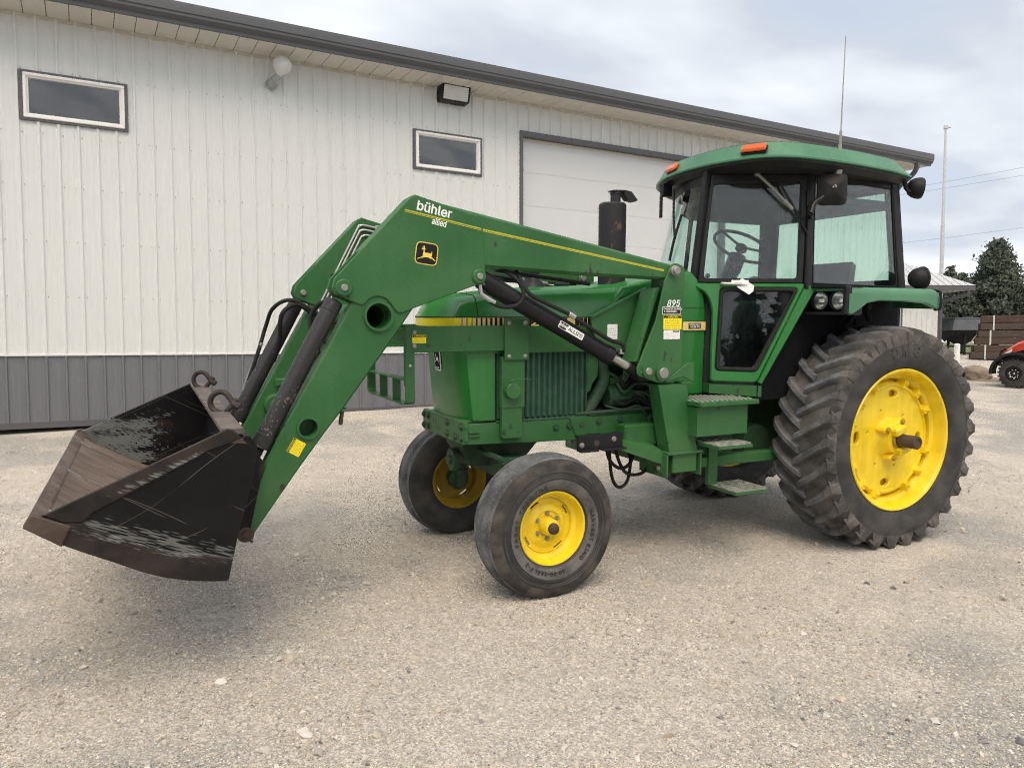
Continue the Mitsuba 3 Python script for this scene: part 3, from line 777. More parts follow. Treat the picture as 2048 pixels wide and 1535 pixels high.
def crown(c, h, w, n, seed, lean=1.0, leaf=.17):
    """Foliage sprays spread through a conical crown made of uneven boughs."""
    r = wr(seed); B = []
    nb = 90
    for k in range(nb):
        t = (k + .5) / nb; a = k * 2.399 + r.uniform(-.3, .3)
        rad = w * (1 - t) ** .80 * (0.42 + .58 * min(1, (t + .08) / .25)) * r.uniform(.62, 1.12)
        B.append((a, t * h, rad))
    pts = []
    for a, z, rad in B:
        m = int(n * (rad / w + .12) / (nb * .62))
        s = r.random(m) ** .55
        p = np.stack([np.cos(a) * rad * s, np.sin(a) * rad * s, z + .10 * h * (s - .4) * .6], 1)
        p += r.standard_normal((m, 3)) * np.array([.20, .20, .15]) * (w * .42) * (.35 + .65 * s[:, None])
        pts.append(p)
    p = np.vstack(pts) + np.asarray(c, float); m = len(p)
    d1 = r.standard_normal((m, 3)); d1 /= np.linalg.norm(d1, axis=1, keepdims=True)
    d2 = np.cross(d1, r.standard_normal((m, 3))); d2 /= np.linalg.norm(d2, axis=1, keepdims=True)
    s = leaf * r.uniform(.5, 1.3, (m, 1))
    V = np.stack([p - d1 * s, p + d2 * s * .55, p + d1 * s, p - d2 * s * .55], 1).reshape(-1, 3)
    i = np.arange(m)[:, None] * 4
    return tm(V, np.vstack([i + [0, 1, 2], i + [0, 2, 3]]))


def tree(x, y, h, w, n, seed, label, name='cedar_tree', leaf=.125, low=.10):
    z = float(ground_z(x, y)); r = wr(seed + 50)
    t = thing(name, label, 'tree')
    limbs = [tube([(x, y, z - .2), (x + .05, y, z + h * .3), (x - .05, y + .06, z + h * .62), (x, y, z + h * .9)], [w * .085, w * .07, w * .045, w * .015], 8)]
    for k in range(14):
        a = r.uniform(0, 6.28); zz = z + h * r.uniform(.1, .75); rr = w * (1 - (zz - z) / h) ** .7 * .75
        limbs.append(tube([(x, y, zz), (x + math.cos(a) * rr * .5, y + math.sin(a) * rr * .5, zz + .05 * h), (x + math.cos(a) * rr, y + math.sin(a) * rr, zz + .07 * h)], [w * .03, w * .02, w * .008], 5))
    obj('trunk', cat(*limbs), 'm_bark', t)
    obj('crown', crown((x, y, z + h * low), h * (1 - low) * .97, w, n, seed, leaf=leaf), 'm_leaf', t, smooth=False)


tree(-40.4, -23.3, 6.1, 2.6, 48000, 5, 'tall dark green evergreen tree standing behind the timber stack')
tree(-38.4, -24.1, 4.2, 1.65, 22000, 9, 'lower dark evergreen at the left flank of the tall evergreen')
tree(-43.4, -22.4, 3.7, 1.9, 20000, 14, 'lower evergreen at the right edge behind the timber stack')
tree(-47.5, -31.0, 5.6, 1.2, 2200, 21, 'small thin-crowned tree showing over the grey roof near the flagpole', 'roadside_tree', leaf=.22, low=.3)

# the wood behind the photographer: seen only as the dark reflection low in the panes and the paint
wood = []
for k in range(17):
    x, y, h = -34 + 5.2 * k + R_.uniform(-1.5, 1.5), 36 + R_.uniform(-3, 6), R_.uniform(6.5, 11)
    wood.append(crown((x, y, -1.2), h, h * .30, 2600, 200 + k, leaf=.42))
    wood.append(tube([(x, y, -2), (x, y, h * .8)], [.22, .04], 6))
obj('wood', cat(*wood), 'm_leaf', smooth=False, kind='stuff', label='dark evergreen wood behind the photographer, mirrored in the panes')
gr = np.array([(x, y) for x in np.linspace(-160, -27, 40) for y in np.linspace(-120, 30, 40)]).reshape(40, 40, 2)
dd = gr @ (np.array([math.cos(YAW - .52), math.sin(YAW - .52)])) 
Zg = ground_z(gr[..., 0], gr[..., 1]) + .03 - np.clip((31.0 - dd) * .12, 0, 1.5)
obj('lawn', sheet(np.concatenate([gr, Zg[..., None]], -1)), 'm_grass', smooth=True, kind='structure', label='strip of green grass beyond the gravel yard')

# grain hopper on legs
H = thing('seed_hopper', 'dark grey steel hopper bin on legs beside the timber stack', 'hopper', turned((-26.15, -15.95, .80), OA))
def frus(z0, a0, z1, a1): return loft([[(-a0[0], -a0[1], z0), (a0[0], -a0[1], z0), (a0[0], a0[1], z0), (-a0[0], a0[1], z0)], [(-a1[0], -a1[1], z1), (a1[0], -a1[1], z1), (a1[0], a1[1], z1), (-a1[0], a1[1], z1)]])
obj('bin', cat(frus(1.12, (.85, .9), 1.60, (.62, .66)), frus(1.60, (.64, .68), 1.64, (.60, .64))), 'm_hopper', H, smooth=False)
obj('cone', frus(.52, (.12, .12), 1.12, (.85, .9)), 'm_black', H, smooth=False)
for sx in (-1, 1):
    for sy in (-1, 1): obj('leg', bx(sx * .30 + .15 - .035, sx * .30 + .15 + .035, sy * .6 - .035, sy * .6 + .035, -.15, 1.2, .004), 'm_black', H)
obj('rail', cat(bx(-1.1, 1.0, -.66, -.60, .42, .49, .005), bx(-1.1, 1.0, .60, .66, .42, .49, .005)), 'm_black', H)
obj('brace', cat(tube([(.0, -.62, .5), (.45, -.62, 1.1)], .025, 6), tube([(.45, -.63, 1.05), (.14, -.55, 1.6)], .02, 6)), 'm_steel_dull', H)

# timber bundles, each strapped
for k, (lab, dx) in enumerate((('bottom strapped bundle of dark weathered timbers in the stack at the right edge', -.22), ('middle strapped bundle of dark weathered timbers in the stack', -.07), ('topmost strapped bundle of dark weathered timbers in the stack', .02))):
    t = thing('timber_bundle', lab, 'timber', turned((-22.75, -12.98, .80 + .535 * k), OA - .50))
    r = wr(70 + k)
    for row in range(2):
        for j in range(4):
            e = dx + r.uniform(-.05, .07) + (.06 * row)
            obj('timber', bx(e, e + 3.6, j * .27 + .005, j * .27 + .262, row * .26 + .006, row * .26 + .252 + r.uniform(-.008, .006), .014), ('m_timber', 'm_timber_red')[(row + j + k) % 2], t)
    obj('strap', cat(bx(dx + .42, dx + .47, -.012, -.004, 0, .52, 0), bx(dx + .42, dx + .47, -.012, 1.09, .521, .527, 0)), 'm_strap', t)
    if k: obj('bearer', cat(bx(dx + .3, dx + .4, 0, 1.08, -.022, .004, 0), bx(dx + 1.9, dx + 2.0, 0, 1.08, -.022, .004, 0)), 'm_timber', t)
P = thing('guard_post', 'short white post standing at the corner of the low building', 'post')
q = at(888, 10, 24.0); q[2] = float(ground_z(q[0], q[1]))
obj('tube', cat(cyl(q - [0, 0, .1], q + [0, 0, .72], .085, 16, .01)), 'm_vinyl', P)
obj('cap', dome(q + [0, 0, .72], (0, 0, 1), .09, .05), 'm_vinyl', P)

# boulder, soil heap, dark pipe behind the rear wheel
def lump(c, r, seed, sub=3, amp=.35):
    m = trimesh.creation.icosphere(sub); v = np.asarray(m.vertices)
    v = v * (1 + amp * (meshkit.fbm(v * 1.6 + seed, 4, seed)[:, None] - .5) * 2)
    return tm(v * np.asarray(r) + np.asarray(c), m.faces)


b = at(926, 0, 19.5); b[2] = float(ground_z(b[0], b[1]))
o = obj('boulder', lump(b + [0, 0, .11], (.36, .36, .25), 3), 'm_soil', smooth=50)
labels[o] = {'label': 'brown boulder lying on the gravel behind the rear wheel', 'category': 'rock'}
o = obj('soil_heap', lump(b + [-.25, .15, -.11], (.72, .55, .19), 8, amp=.5), 'm_soil', smooth=60)
labels[o] = {'label': 'low heap of loose brown soil around the boulder', 'category': 'soil heap'}
e0 = b + np.r_[-RV * .95, .24]; e1 = b + np.r_[-RV * .28, .15]
o = obj('drain_pipe', pipe(e0, e1, .11, .09), 'm_rubber')
labels[o] = {'label': 'short black plastic pipe lying beside the boulder', 'category': 'pipe'}

# utility vehicle entering the frame from the right; own coordinates: x ahead, y its left, z up
ua = OA + math.pi - .88
uo = at(1006, 0, 17.3)[:2] - .6 * np.array([-math.sin(ua), math.cos(ua)])
U = thing('utility_vehicle', 'red and black off-road utility vehicle cut off by the right edge', 'vehicle', turned((uo[0], uo[1], float(ground_z(*uo)) - .01), ua))
def uwheel(x, y):
    w = obj('wheel', lathe([(.17, -.12), (.25, -.125), (.305, -.10), (.318, -.05), (.32, 0), (.318, .05), (.305, .10), (.25, .125), (.17, .12)], (x, y, .32), (0, 1, 0), 40, closed=True), 'm_tyre', U, smooth=50)
    kn = []
    for k in range(22):
        a = k * 2 * math.pi / 22
        for s in (-1, 1): kn.append(rot(bx(-.022, .022, s * .03, s * .115, .306, .333, .004), a + s * .07, (0, 1, 0)))
    obj('tread_block', sh(cat(*kn), (x, y, .32)), 'm_tyre', w, kind='stuff')
    sgn = 1 if y > 0 else -1
    ho = [circ((.105 * math.cos(a), .105 * math.sin(a)), .019, 10) for a in np.arange(8) * math.pi / 4]
    obj('rim', cat(sh(plate(circ((0, 0), .165, 36), -.012, .012, ho + [circ((0, 0), .02, 10)]), (x, y + sgn * .075, .32)), lathe([(.168, -.1), (.185, -.1), (.185, .11), (.168, .11)], (x, y, .32), (0, 1, 0), 36, closed=True)), 'm_black', w)
    obj('rim_bolt', sh(cat(*[cyl((.085 * math.cos(a), sgn * .08, .085 * math.sin(a)), (.085 * math.cos(a), sgn * .11, .085 * math.sin(a)), .014, 8) for a in np.arange(8) * math.pi / 4 + .39]), (x, y, .32)), 'm_steel', w, kind='stuff')
for y in (.6, -.6): uwheel(0, y); uwheel(-2.0, y)
arc = [(.44 * math.cos(a), .34 + .40 * math.sin(a)) for a in np.linspace(-.1, math.pi + .15, 14)]
for s in (1, -1):
    A = [(p[0], p[1]) for p in arc] + [(.50 * math.cos(a), .34 + .46 * math.sin(a)) for a in np.linspace(math.pi + .15, -.1, 14)]
    obj('fender', plate(A, min(s * .45, s * .74), max(s * .45, s * .74)), 'm_black', U)
    obj('fender', sh(plate(A, min(s * .45, s * .74), max(s * .45, s * .74)), (-2.0, 0, 0)), 'm_black', U)
hd = obj('hood', loft([[(.30, y, z) for y, z in ((-.42, .72), (.42, .72), (.44, .80), (.30, .86), (-.30, .86), (-.44, .80))], [(-.02, y, z) for y, z in ((-.56, .82), (.56, .82), (.57, .98), (.42, 1.06), (-.42, 1.06), (-.57, .98))], [(-.32, y, z) for y, z in ((-.60, .9), (.60, .9), (.61, 1.08), (.45, 1.16), (-.45, 1.16), (-.61, 1.08))]]), 'm_red', U, smooth=40)
for s in (1, -1): obj('headlight', hull([(.285, s * .30, .79), (.285, s * .44, .77), (.10, s * .52, .89), (.10, s * .56, .83), (.29, s * .44, .73), (.10, s * .56, .80)]), 'm_lens', hd)
obj('body', cat(plate(rounded([(.30, .42), (.28, .72), (-.05, .83), (-.28, .90), (-.35, .50), (-2.6, .50), (-2.6, .36), (.2, .36)], .05), -.5, .5), plate(rounded([(-1.35, .5), (-1.35, 1.02), (-2.75, 1.02), (-2.75, .5)], .05), -.68, .68)), 'm_black', U)
obj('brush_guard', cat(*[tube([(.33, y, .40), (.40, y, .60), (.38, y, .80), (.27, y, .88)], .022, 8, k=4) for y in (-.36, .36)], tube([(.40, -.40, .58), (.40, .40, .58)], .025, 8), tube([(.37, -.36, .80), (.37, .36, .80)], .02, 8)), 'm_black', U)
obj('bumper', cat(tube([(.34, -.40, .52), (.41, -.30, .50), (.41, .32, .50), (.34, .42, .52)], .032, 8, k=4)), 'm_black', U)
obj('roll_cage', cat(*[tube([(-.22, s * .60, .95), (-.55, s * .62, 1.80), (-.75, s * .60, 1.92), (-1.35, s * .60, 1.92), (-1.45, s * .62, 1.0)], .028, 8, k=4) for s in (1, -1)], tube([(-.7, -.6, 1.90), (-.7, .6, 1.90)], .025, 8), tube([(-1.35, -.6, 1.92), (-1.35, .6, 1.92)], .025, 8)), 'm_black', U)
obj('cab_roof', bx(-1.45, -.55, -.66, .66, 1.94, 2.0, .02), 'm_black', U)
obj('seat', cat(bx(-1.15, -.7, -.55, .55, .62, .82, .04), bx(-1.28, -1.1, -.55, .55, .78, 1.35, .04)), 'm_black', U)

# ------------------------------------------------------------------ the tractor (x ahead, y to its left, z up; rear axle over the origin)
TR = thing('tractor', 'green farm tractor with yellow wheels, enclosed cab and black front loader bucket', 'tractor', tractor_frame)
LEFT, UP = (-1, 0, 0), (0, 0, 1)                        # reading direction on the left flank
GR, GS, GF, GD, BK = 'm_green', 'm_green_satin', 'm_green_faded', 'm_green_dirty', 'm_black'


def on(name, m, mat, par=TR, **k): return obj(name, m, mat, par, **k)


def both(name, m, mat, par=TR, **k):
    a = on(name, m, mat, par, **k); b = on(name, mir(m), mat, par, **k); return a, b


# -- rear wheels
ZR, RT = 0.774, 0.812


def rear_wheel(yc, left):
    s = 1 if left else -1
    Y = lambda y: yc + s * y                            # y measured outward from the tyre's middle
    O_ = (0, yc, ZR)
    prof = [(.508, .175), (.530, .195), (.580, .212), (.640, .215), (.695, .208), (.735, .198), (.757, .180), (.768, .12), (.772, 0), (.768, -.12), (.757, -.180), (.735, -.198), (.695, -.208), (.640, -.215), (.580, -.212), (.530, -.195), (.508, -.175)]
    prof = [(r, a * 1.14 - .03) for r, a in prof]
    ty = lambda m: tm(np.asarray(m.vertices) * [1, 1.14, 1] + [0, -.03 * s, 0], m.faces)
    w = on('rear_wheel', lathe(prof, O_, (0, s, 0), 96, closed=True), 'm_tyre', smooth=60)
    # lugs: long bars from the shoulder to past the middle, leaning forward, left and right ones staggered
    N = 29; pads, noses = [], []
    for side in (1, -1):
        for k in range(N):
            a0 = (k + (0 if side > 0 else .5)) * 2 * math.pi / N
            rows = []
            for t in np.linspace(0, 1, 9):
                y = side * (.212 - .226 * t)
                ang = a0 + (.27 * t - .06 * t * t)
                wd = .023 + .012 * max(0, 1 - t * 3.2)
                r0 = np.interp(abs(y), [0, .12, .18, .198, .215], [.766, .762, .752, .728, .69])
                r1 = np.interp(abs(y), [0, .12, .18, .2, .212], [RT, RT - .001, .800, .788, .772])
                rows.append((y, ang, wd, r0, r1))
            rings = []
            for y, ang, wd, r0, r1 in rows:
                dn, up = wd * 2.15, wd * .92
                rg = [(ang - dn / r0, r0 - .012), (ang - up / r1, r1 - .006), (ang - up * .8 / r1, r1), (ang + up * .8 / r1, r1), (ang + up / r1, r1 - .006), (ang + dn / r0, r0 - .012)]
                rings.append([(r * math.sin(a), y, r * math.cos(a)) for a, r in rg])
            # the nose that runs down the side of the tyre
            y, ang, wd, r0, r1 = rows[0]
            ex = []
            for rr, yy, ww in ((.695, .209, .018), (.72, .2145, .026), (.75, .216, .031)):
                ex.append([((rr - .002) * math.sin(ang + q / rr), side * (yy + pr), (rr - .002) * math.cos(ang + q / rr)) for q, pr in ((-ww * 1.8, -.03), (-ww, .002), (-ww * .75, .006), (ww * .75, .006), (ww, .002), (ww * 1.8, -.03))])
            m = cat(loft(rings))
            nz = loft(ex + [[(r * math.sin(a), side * .216 if i in (1, 2, 3, 4) else side * .19, r * math.cos(a)) for i, (a, r) in enumerate([(ang - .058, .755), (ang - .042, .770), (ang - .034, .774), (ang + .034, .774), (ang + .042, .770), (ang + .058, .755)])]])
            if not left: m, nz = (mir(m), mir(nz))
            pads.append((m, nz))
    for m, nz in pads:
        on('lug', sh(ty(cat(m, nz)), O_), 'm_lug', w, smooth=28)
    on('tread', sh(ty(lathe([(.757, -.180), (.771, -.12), (.776, 0), (.771, .12), (.757, .180), (.74, .15), (.74, -.15)], (0, 0, 0), (0, 1, 0), 96, closed=True)), O_), 'm_tread', w, smooth=60)
    if left:
        on('sidewall_lettering', arctext('OMG', .640, 93, .072, (0, Y(.2135), ZR), .0045, True, space=1.3), 'm_tyre', w)
    rim = on('rim', lathe([(.508, .171), (.512, .180), (.505, .187), (.492, .182), (.480, .165), (.470, .12), (.462, .10), (.440, .085), (.432, .05), (.432, -.06), (.455, -.10), (.470, -.14), (.492, -.185), (.505, -.187), (.510, -.175), (.480, -.13), (.45, -.06), (.45, .05), (.475, .13)], O_, (0, s, 0), 80, closed=True), 'm_yellow', w, smooth=30)
    if not left:
        on('disc', lathe([(0, .05), (.43, .05), (.43, .02), (0, .02)], O_, (0, s, 0), 48), 'm_yellow', w); return
    # cast disc with lobes, holes, split hub and axle
    angs = [95 - 22.5 + 0, 117.5, 140, 162.5, 207, 229.5, 252, 298, 320.5, 343, 27.5, 50]
    P = []
    for a in np.arange(0, 360, 3.0):
        d = min(abs((a - q + 180) % 360 - 180) for q in angs)
        P.append((-(.412 + .014 * math.exp(-(d / 4.0) ** 2)) * math.cos(math.radians(a)), (.412 + .014 * math.exp(-(d / 4.0) ** 2)) * math.sin(math.radians(a))))
    def oval(deg, R, rx, ry, n=18):
        a = math.radians(deg); c = (-R * math.cos(a), R * math.sin(a))
        return [(c[0] + rx * math.cos(t) * -math.sin(a) * -1 + ry * math.sin(t) * -math.cos(a), c[1] + rx * math.cos(t) * math.cos(a) + ry * math.sin(t) * math.sin(a)) for t in np.arange(n) * 2 * math.pi / n]
    hol = [oval(a, .325, .046, .028) for a in (84, 176, 268, 356)] + [circ((-.22 * math.cos(math.radians(a)), .22 * math.sin(math.radians(a))), .008, 8) for a in (46, 112, 166, 236, 292, 340)]
    y0, y1 = (-.185, -.150)
    disc = on('disc', sh(plate(P, yc + .04, yc + .075, hol, .006), (0, 0, ZR)), 'm_yellow', w, smooth=40)
    on('disc_back', sh(lathe([(0, 0), (.43, 0), (.44, -.02), (0, -.02)], (0, 0, 0), (0, 1, 0), 48), (0, yc + .025, ZR)), 'm_yellow', disc)
    yf = yc + .075
    on('disc_rib', cat(lathe([(.400, .0), (.396, .012), (.384, .012), (.380, 0)], (0, yf - .001, ZR), (0, 1, 0), 64), *[sh(cat(rot(bx(-.025, .025, 0, .012, -.03, .03, .004), math.radians(20), (0, 1, 0))), (-.22 * math.cos(math.radians(a)) - .0, yf - .004, ZR + .22 * math.sin(math.radians(a)))) for a in ()]), 'm_yellow', disc)
    for a in angs:
        q = math.radians(a); c = np.array([-.410 * math.cos(q), 0, ZR + .410 * math.sin(q)])
        clamp = on('rim_clamp', sh(rot(cat(hull([(x, y, z) for x, y, z in ((-.025, yf - .02, -.036), (.025, yf - .02, -.036), (-.019, yf + .034, -.03), (.019, yf + .034, -.03), (-.020, yf + .038, .0), (.020, yf + .038, .0), (-.021, yf + .036, .028), (.021, yf + .036, .028), (-.03, yf - .03, .035), (.03, yf - .03, .035))])), q - math.pi / 2, (0, 1, 0)), c), 'm_yellow', disc)
        on('clamp_bolt', cat(bolt(c + [0, yf + .036, 0], (0, 1, 0), .012, .012), cyl(c + [0, yf + .036, 0], c + [0, yf + .058, 0], .007, 10)), 'm_yellow', disc)
    hub = on('hub', cat(lathe([(.165, -.005), (.15, .008), (.125, .020), (.105, .05), (.098, .085), (0, .09)], (0, yf - .006, ZR), (0, 1, 0), 40)), 'm_yellow', w, smooth=50)
    on('hub_clamp', cat(*[sh(rot(cat(bx(-.052, .052, 0, .125, .045, .105, .012), bx(-.105, .105, -.02, .075, .09, .128, .012)), a, (0, 1, 0)), (0, yf + .01, ZR)) for a in (.35, .35 + math.pi)]), 'm_yellow', hub)
    bl = []
    for a in (.35, .35 + math.pi):
        for x in (-.078, .078):
            v = np.array([x * math.cos(a) + .108 * math.sin(a), 0, -x * math.sin(a) + .108 * math.cos(a)])
            on('hub_bolt', bolt(np.array([0, yf + .083, ZR]) + v, (0, 1, 0), .016, .016), 'm_yellow_dull', hub)
    on('axle_shaft', cat(lathe([(.0, 0), (.046, 0), (.046, .30), (.040, .306), (.028, .306), (.026, .300), (0, .300)], (0, 1.185 - .306, ZR), (0, 1, 0), 32), *[cyl((.046 * math.cos(a), .99, ZR + .046 * math.sin(a)), (.046 * math.cos(a), 1.17, ZR + .046 * math.sin(a)), .003, 6) for a in ()]), 'm_rust', w, smooth=40)
    on('shaft_collar', cat(cyl((0, yf + .08, ZR), (0, yf + .10, ZR), .062, 24), bolt((.05, yf + .10, ZR + .05), (0, 1, 0), .012, .012), bolt((-.05, yf + .10, ZR - .04), (0, 1, 0), .012, .012)), 'm_yellow_dull', hub)


rear_wheel(0.868, True)
rear_wheel(-0.868, False)
on('rear_axle', cat(cyl((0, -.8, ZR), (0, .8, ZR), .085, 24), cyl((0, .30, ZR), (0, .62, ZR), .17, 28, r1=.115), cyl((0, -.30, ZR), (0, -.62, ZR), .17, 28, r1=.115)), GD)

# -- front wheels
XF, ZF = 2.713, 0.410


def front_wheel(s):
    st = .0347
    yo = .84
    C = np.array([XF, s * (yo - .108), ZF])
    P = [(.214, .098), (.235, .116), (.270, .134), (.300, .138), (.304, .141), (.312, .141), (.316, .138), (.336, .138), (.340, .1415), (.348, .1415), (.352, .138), (.375, .135), (.398, .126), (.412, .112),
         (.417, .094), (.416, .078), (.405, .072), (.404, .056), (.418, .050), (.431, .036), (.432, .026), (.432, -.026), (.431, -.036), (.418, -.050), (.404, -.056), (.405, -.072), (.416, -.078), (.417, -.094),
         (.412, -.112), (.398, -.126), (.352, -.138), (.316, -.138), (.270, -.134), (.235, -.116), (.214, -.098)]
    mv = lambda m: rot(sh(m, C), st * 1.0, (0, 0, 1), C)
    w = on('front_wheel', mv(lathe(P, (0, 0, 0), (0, s, 0), 84, closed=True)), 'm_tyre', smooth=38)
    on('inner_sidewall', mv(lathe([(.228, .108), (.240, .1215), (.270, .1355), (.296, .1395), (.296, .130), (.24, .11)], (0, 0, 0), (0, s, 0), 84, closed=True)), 'm_tyre_dusty', w, smooth=50)
    on('outer_sidewall', mv(lathe([(.331, .1385), (.345, .1390), (.375, .1362), (.398, .1272), (.4135, .1125), (.40, .11), (.35, .13)], (0, 0, 0), (0, s, 0), 84, closed=True)), 'm_tyre_outer', w, smooth=50)
    on('tread_band', mv(lathe([(.413, .109), (.4185, .094), (.4175, .078), (.4065, .0725), (.4055, .0555), (.4195, .0495), (.4325, .036), (.4335, .02), (.4335, -.02), (.4325, -.036), (.4195, -.0495), (.4055, -.0555), (.4065, -.0725), (.4175, -.078), (.4185, -.094), (.413, -.109), (.39, -.09), (.39, .09)], (0, 0, 0), (0, s, 0), 84, closed=True)), 'm_lug', w, smooth=38)
    if s > 0:
        yy = .1345
        on('sidewall_lettering', mv(cat(arctext('FRONT', .262, 178, .026, (0, yy, 0), .004), arctext('TRACTOR', .262, 128, .026, (0, yy, 0), .004), arctext('10.00-16SL F-2', .264, 253, .024, (0, yy, 0), .004, flip=False, space=1.05),
                                          arctext('HARVEST KING', .264, 346, .026, (0, yy, 0), .004, space=1.1))), 'm_relief', w)
        on('sidewall_ring', mv(cat(*[lathe([(r, yy - .002), (r + .0015, yy + .006), (r + .003, yy - .002)], (0, 0, 0), (0, 1, 0), 84) for r in (.297, .326)])), 'm_lug', w)
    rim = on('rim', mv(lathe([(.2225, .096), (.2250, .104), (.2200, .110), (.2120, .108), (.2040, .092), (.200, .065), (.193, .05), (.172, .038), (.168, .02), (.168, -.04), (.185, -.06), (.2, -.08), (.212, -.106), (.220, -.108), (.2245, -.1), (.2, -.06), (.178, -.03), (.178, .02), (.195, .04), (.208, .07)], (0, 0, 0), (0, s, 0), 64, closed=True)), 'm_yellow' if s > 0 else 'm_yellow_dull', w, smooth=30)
    slots = []
    for k in range(4):
        a0 = math.radians(58 + 90 * k)
        ring = [(.148 * math.cos(a), .148 * math.sin(a)) for a in np.linspace(a0 - .20, a0 + .20, 8)] + [(.160 * math.cos(a), .160 * math.sin(a)) for a in np.linspace(a0 + .20, a0 - .20, 8)]
        slots.append(ring)
    hl = [circ((.118 * math.cos(a), .118 * math.sin(a)), .008, 8) for a in np.arange(4) * math.pi / 2 + .25]
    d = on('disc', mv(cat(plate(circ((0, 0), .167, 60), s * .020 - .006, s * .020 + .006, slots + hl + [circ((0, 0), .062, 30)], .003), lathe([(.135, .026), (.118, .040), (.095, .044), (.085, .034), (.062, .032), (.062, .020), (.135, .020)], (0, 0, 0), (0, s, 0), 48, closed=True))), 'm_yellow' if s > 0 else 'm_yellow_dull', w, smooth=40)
    for k in range(6):
        a = math.radians(90 + 60 * k)
        on('wheel_bolt', mv(bolt((.078 * math.cos(a), s * .034, .078 * math.sin(a)), (0, s, 0), .0105, .013)), 'm_steel_dull', d)
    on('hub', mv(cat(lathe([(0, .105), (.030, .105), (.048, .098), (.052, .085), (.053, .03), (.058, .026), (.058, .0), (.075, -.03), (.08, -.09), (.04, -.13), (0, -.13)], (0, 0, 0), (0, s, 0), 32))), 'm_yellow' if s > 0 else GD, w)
    if s > 0: on('hub_cap', mv(lathe([(0, .138), (.014, .137), (.028, .130), (.033, .118), (.034, .10), (0, .10)], (0, 0, 0), (0, s, 0), 28)), 'm_rust', w, smooth=60)


front_wheel(1); front_wheel(-1)
ax = on('front_axle', cat(hull([(XF + x, y, z) for x, y, z in ((-.075, -.30, .60), (.075, -.30, .60), (-.075, .30, .60), (.075, .30, .60), (-.075, -.30, .735), (.075, -.30, .735), (-.075, .30, .735), (.075, .30, .735))]),
    bx(XF - .055, XF + .055, -.62, .62, .625, .715, .008), bx(XF - .08, XF + .08, .18, .36, .59, .745, .01), bx(XF - .08, XF + .08, -.36, -.18, .59, .745, .01)), GD)
for s in (1, -1):
    sp = on('spindle', cat(cyl((XF, s * .60, .36), (XF, s * .60, .78), .042, 20), cyl((XF, s * .60, .46), (XF, s * .60, .50), .056, 20), cyl((XF, s * .60, .40), (XF, s * .70, .41), .045, 18), bx(XF - .06, XF + .06, s * .60 - .065, s * .60 + .065, .60, .74, .012)), GD, ax)
    on('steering_arm', cat(hull([(XF + x, s * .60 + y, z) for x, y, z in ((-.05, -.045, .76), (.05, -.045, .76), (-.05, .045, .76), (.05, .045, .76), (-.05, -.045, .79), (.05, .045, .79), (.18, -.1 * s, .765), (.18, -.1 * s, .785))])), GD, ax)
on('tie_rod', tube([(XF + .17, -.5, .775), (XF + .17, .5, .775)], .018, 10), GD, ax)
on('axle_bolt', cat(*[bolt((XF + .08, y, z), (1, 0, 0), .014, .012) for y in (-.33, -.22, .22, .33) for z in (.62, .71)]), GD, ax)
on('axle_carrier', cat(hull([(x, y, z) for x in (2.46, 3.0) for y in (-.15, .15) for z in (.80, .86)] + [(x, y, .66) for x in (2.55, 2.92) for y in (-.09, .09)]), cyl((2.99, 0, .70), (3.03, 0, .70), .075, 24), cyl((3.0, 0, .70), (3.05, 0, .70), .03, 16)), GD)

# -- frame
fr_ = both('frame_rail', plate([(3.055, .985), (3.055, .856), (2.66, .842), (1.30, .815), (1.30, .985), (2.0, .985)], .325, .362, b=.004), GS)
for x, z in ((2.33, .93), (2.24, .935), (2.10, .945), (2.43, .925), (1.93, .95)): on('rail_bolt', bolt((x, .362, z), (0, 1, 0), .017 if x != 2.24 else .024, .014), 'm_green_dirty', fr_[0])
on('splice_plate', plate([(2.335, .985), (2.27, .822), (2.06, .82), (2.16, .985)], .362, .372), GS, fr_[0])
fp = on('front_plate', yzplate(rounded([(-.372, .858), (.372, .858), (.372, 1.004), (-.372, 1.004)], .012), 3.052, 3.088, b=.006), GS)
for y in (-.345, -.255, .10, .245, .345):
    for z in (.895, .968):
        if y == .245 and z > .9: continue
        on('plate_bolt', bolt((3.088, y, z), (1, 0, 0), .017, .016), GD, fp)
on('front_cover', bx(2.80, 3.052, -.325, .325, .985, 1.003, .004), GS, fp)
on('weight_lug', cat(bx(2.98, 3.05, .362, .38, .93, .937, .002), bx(2.98, 3.05, .362, .38, .905, .912, .002), bolt((3.07, .372, .968), (0, 1, 0), .012, .01), bolt((3.07, .372, .892), (0, 1, 0), .012, .01)), GS, fp)

# -- engine, gearbox, clutter between the frame and the hood
en = on('engine', cat(bx(1.75, 2.70, -.21, .21, .92, 1.50, .02), bx(1.65, 1.80, -.27, .27, .88, 1.45, .02), bx(1.7, 2.6, -.24, .24, .88, 1.02, .015), bx(1.85, 2.55, .21, .26, 1.30, 1.44, .02)), GD)
on('gearbox', cat(bx(.1, 1.7, -.24, .24, .62, 1.05, .03), bx(-.35, .35, -.32, .32, .60, 1.10, .03), bx(.9, 1.35, .22, .34, .60, .80, .02), cyl((.75, .24, .72), (.75, .42, .72), .13, 28)), GD)
on('starter_motor', cat(cyl((2.02, .31, 1.11), (1.85, .31, 1.11), .075, 28, .008), cyl((1.85, .31, 1.11), (1.79, .31, 1.11), .058, 24), cyl((2.0, .31, 1.205), (1.88, .31, 1.205), .033, 18), cyl((1.80, .31, 1.10), (1.72, .30, 1.08), .045, 18)), GD, en)
on('exhaust_elbow', tube([(2.075, .33, 1.45), (2.075, .33, 1.36), (2.055, .33, 1.28), (2.05, .33, 1.22), (2.09, .33, 1.14), (2.17, .32, 1.02), (2.22, .30, .97)], .042, 14, k=5), GD, en)
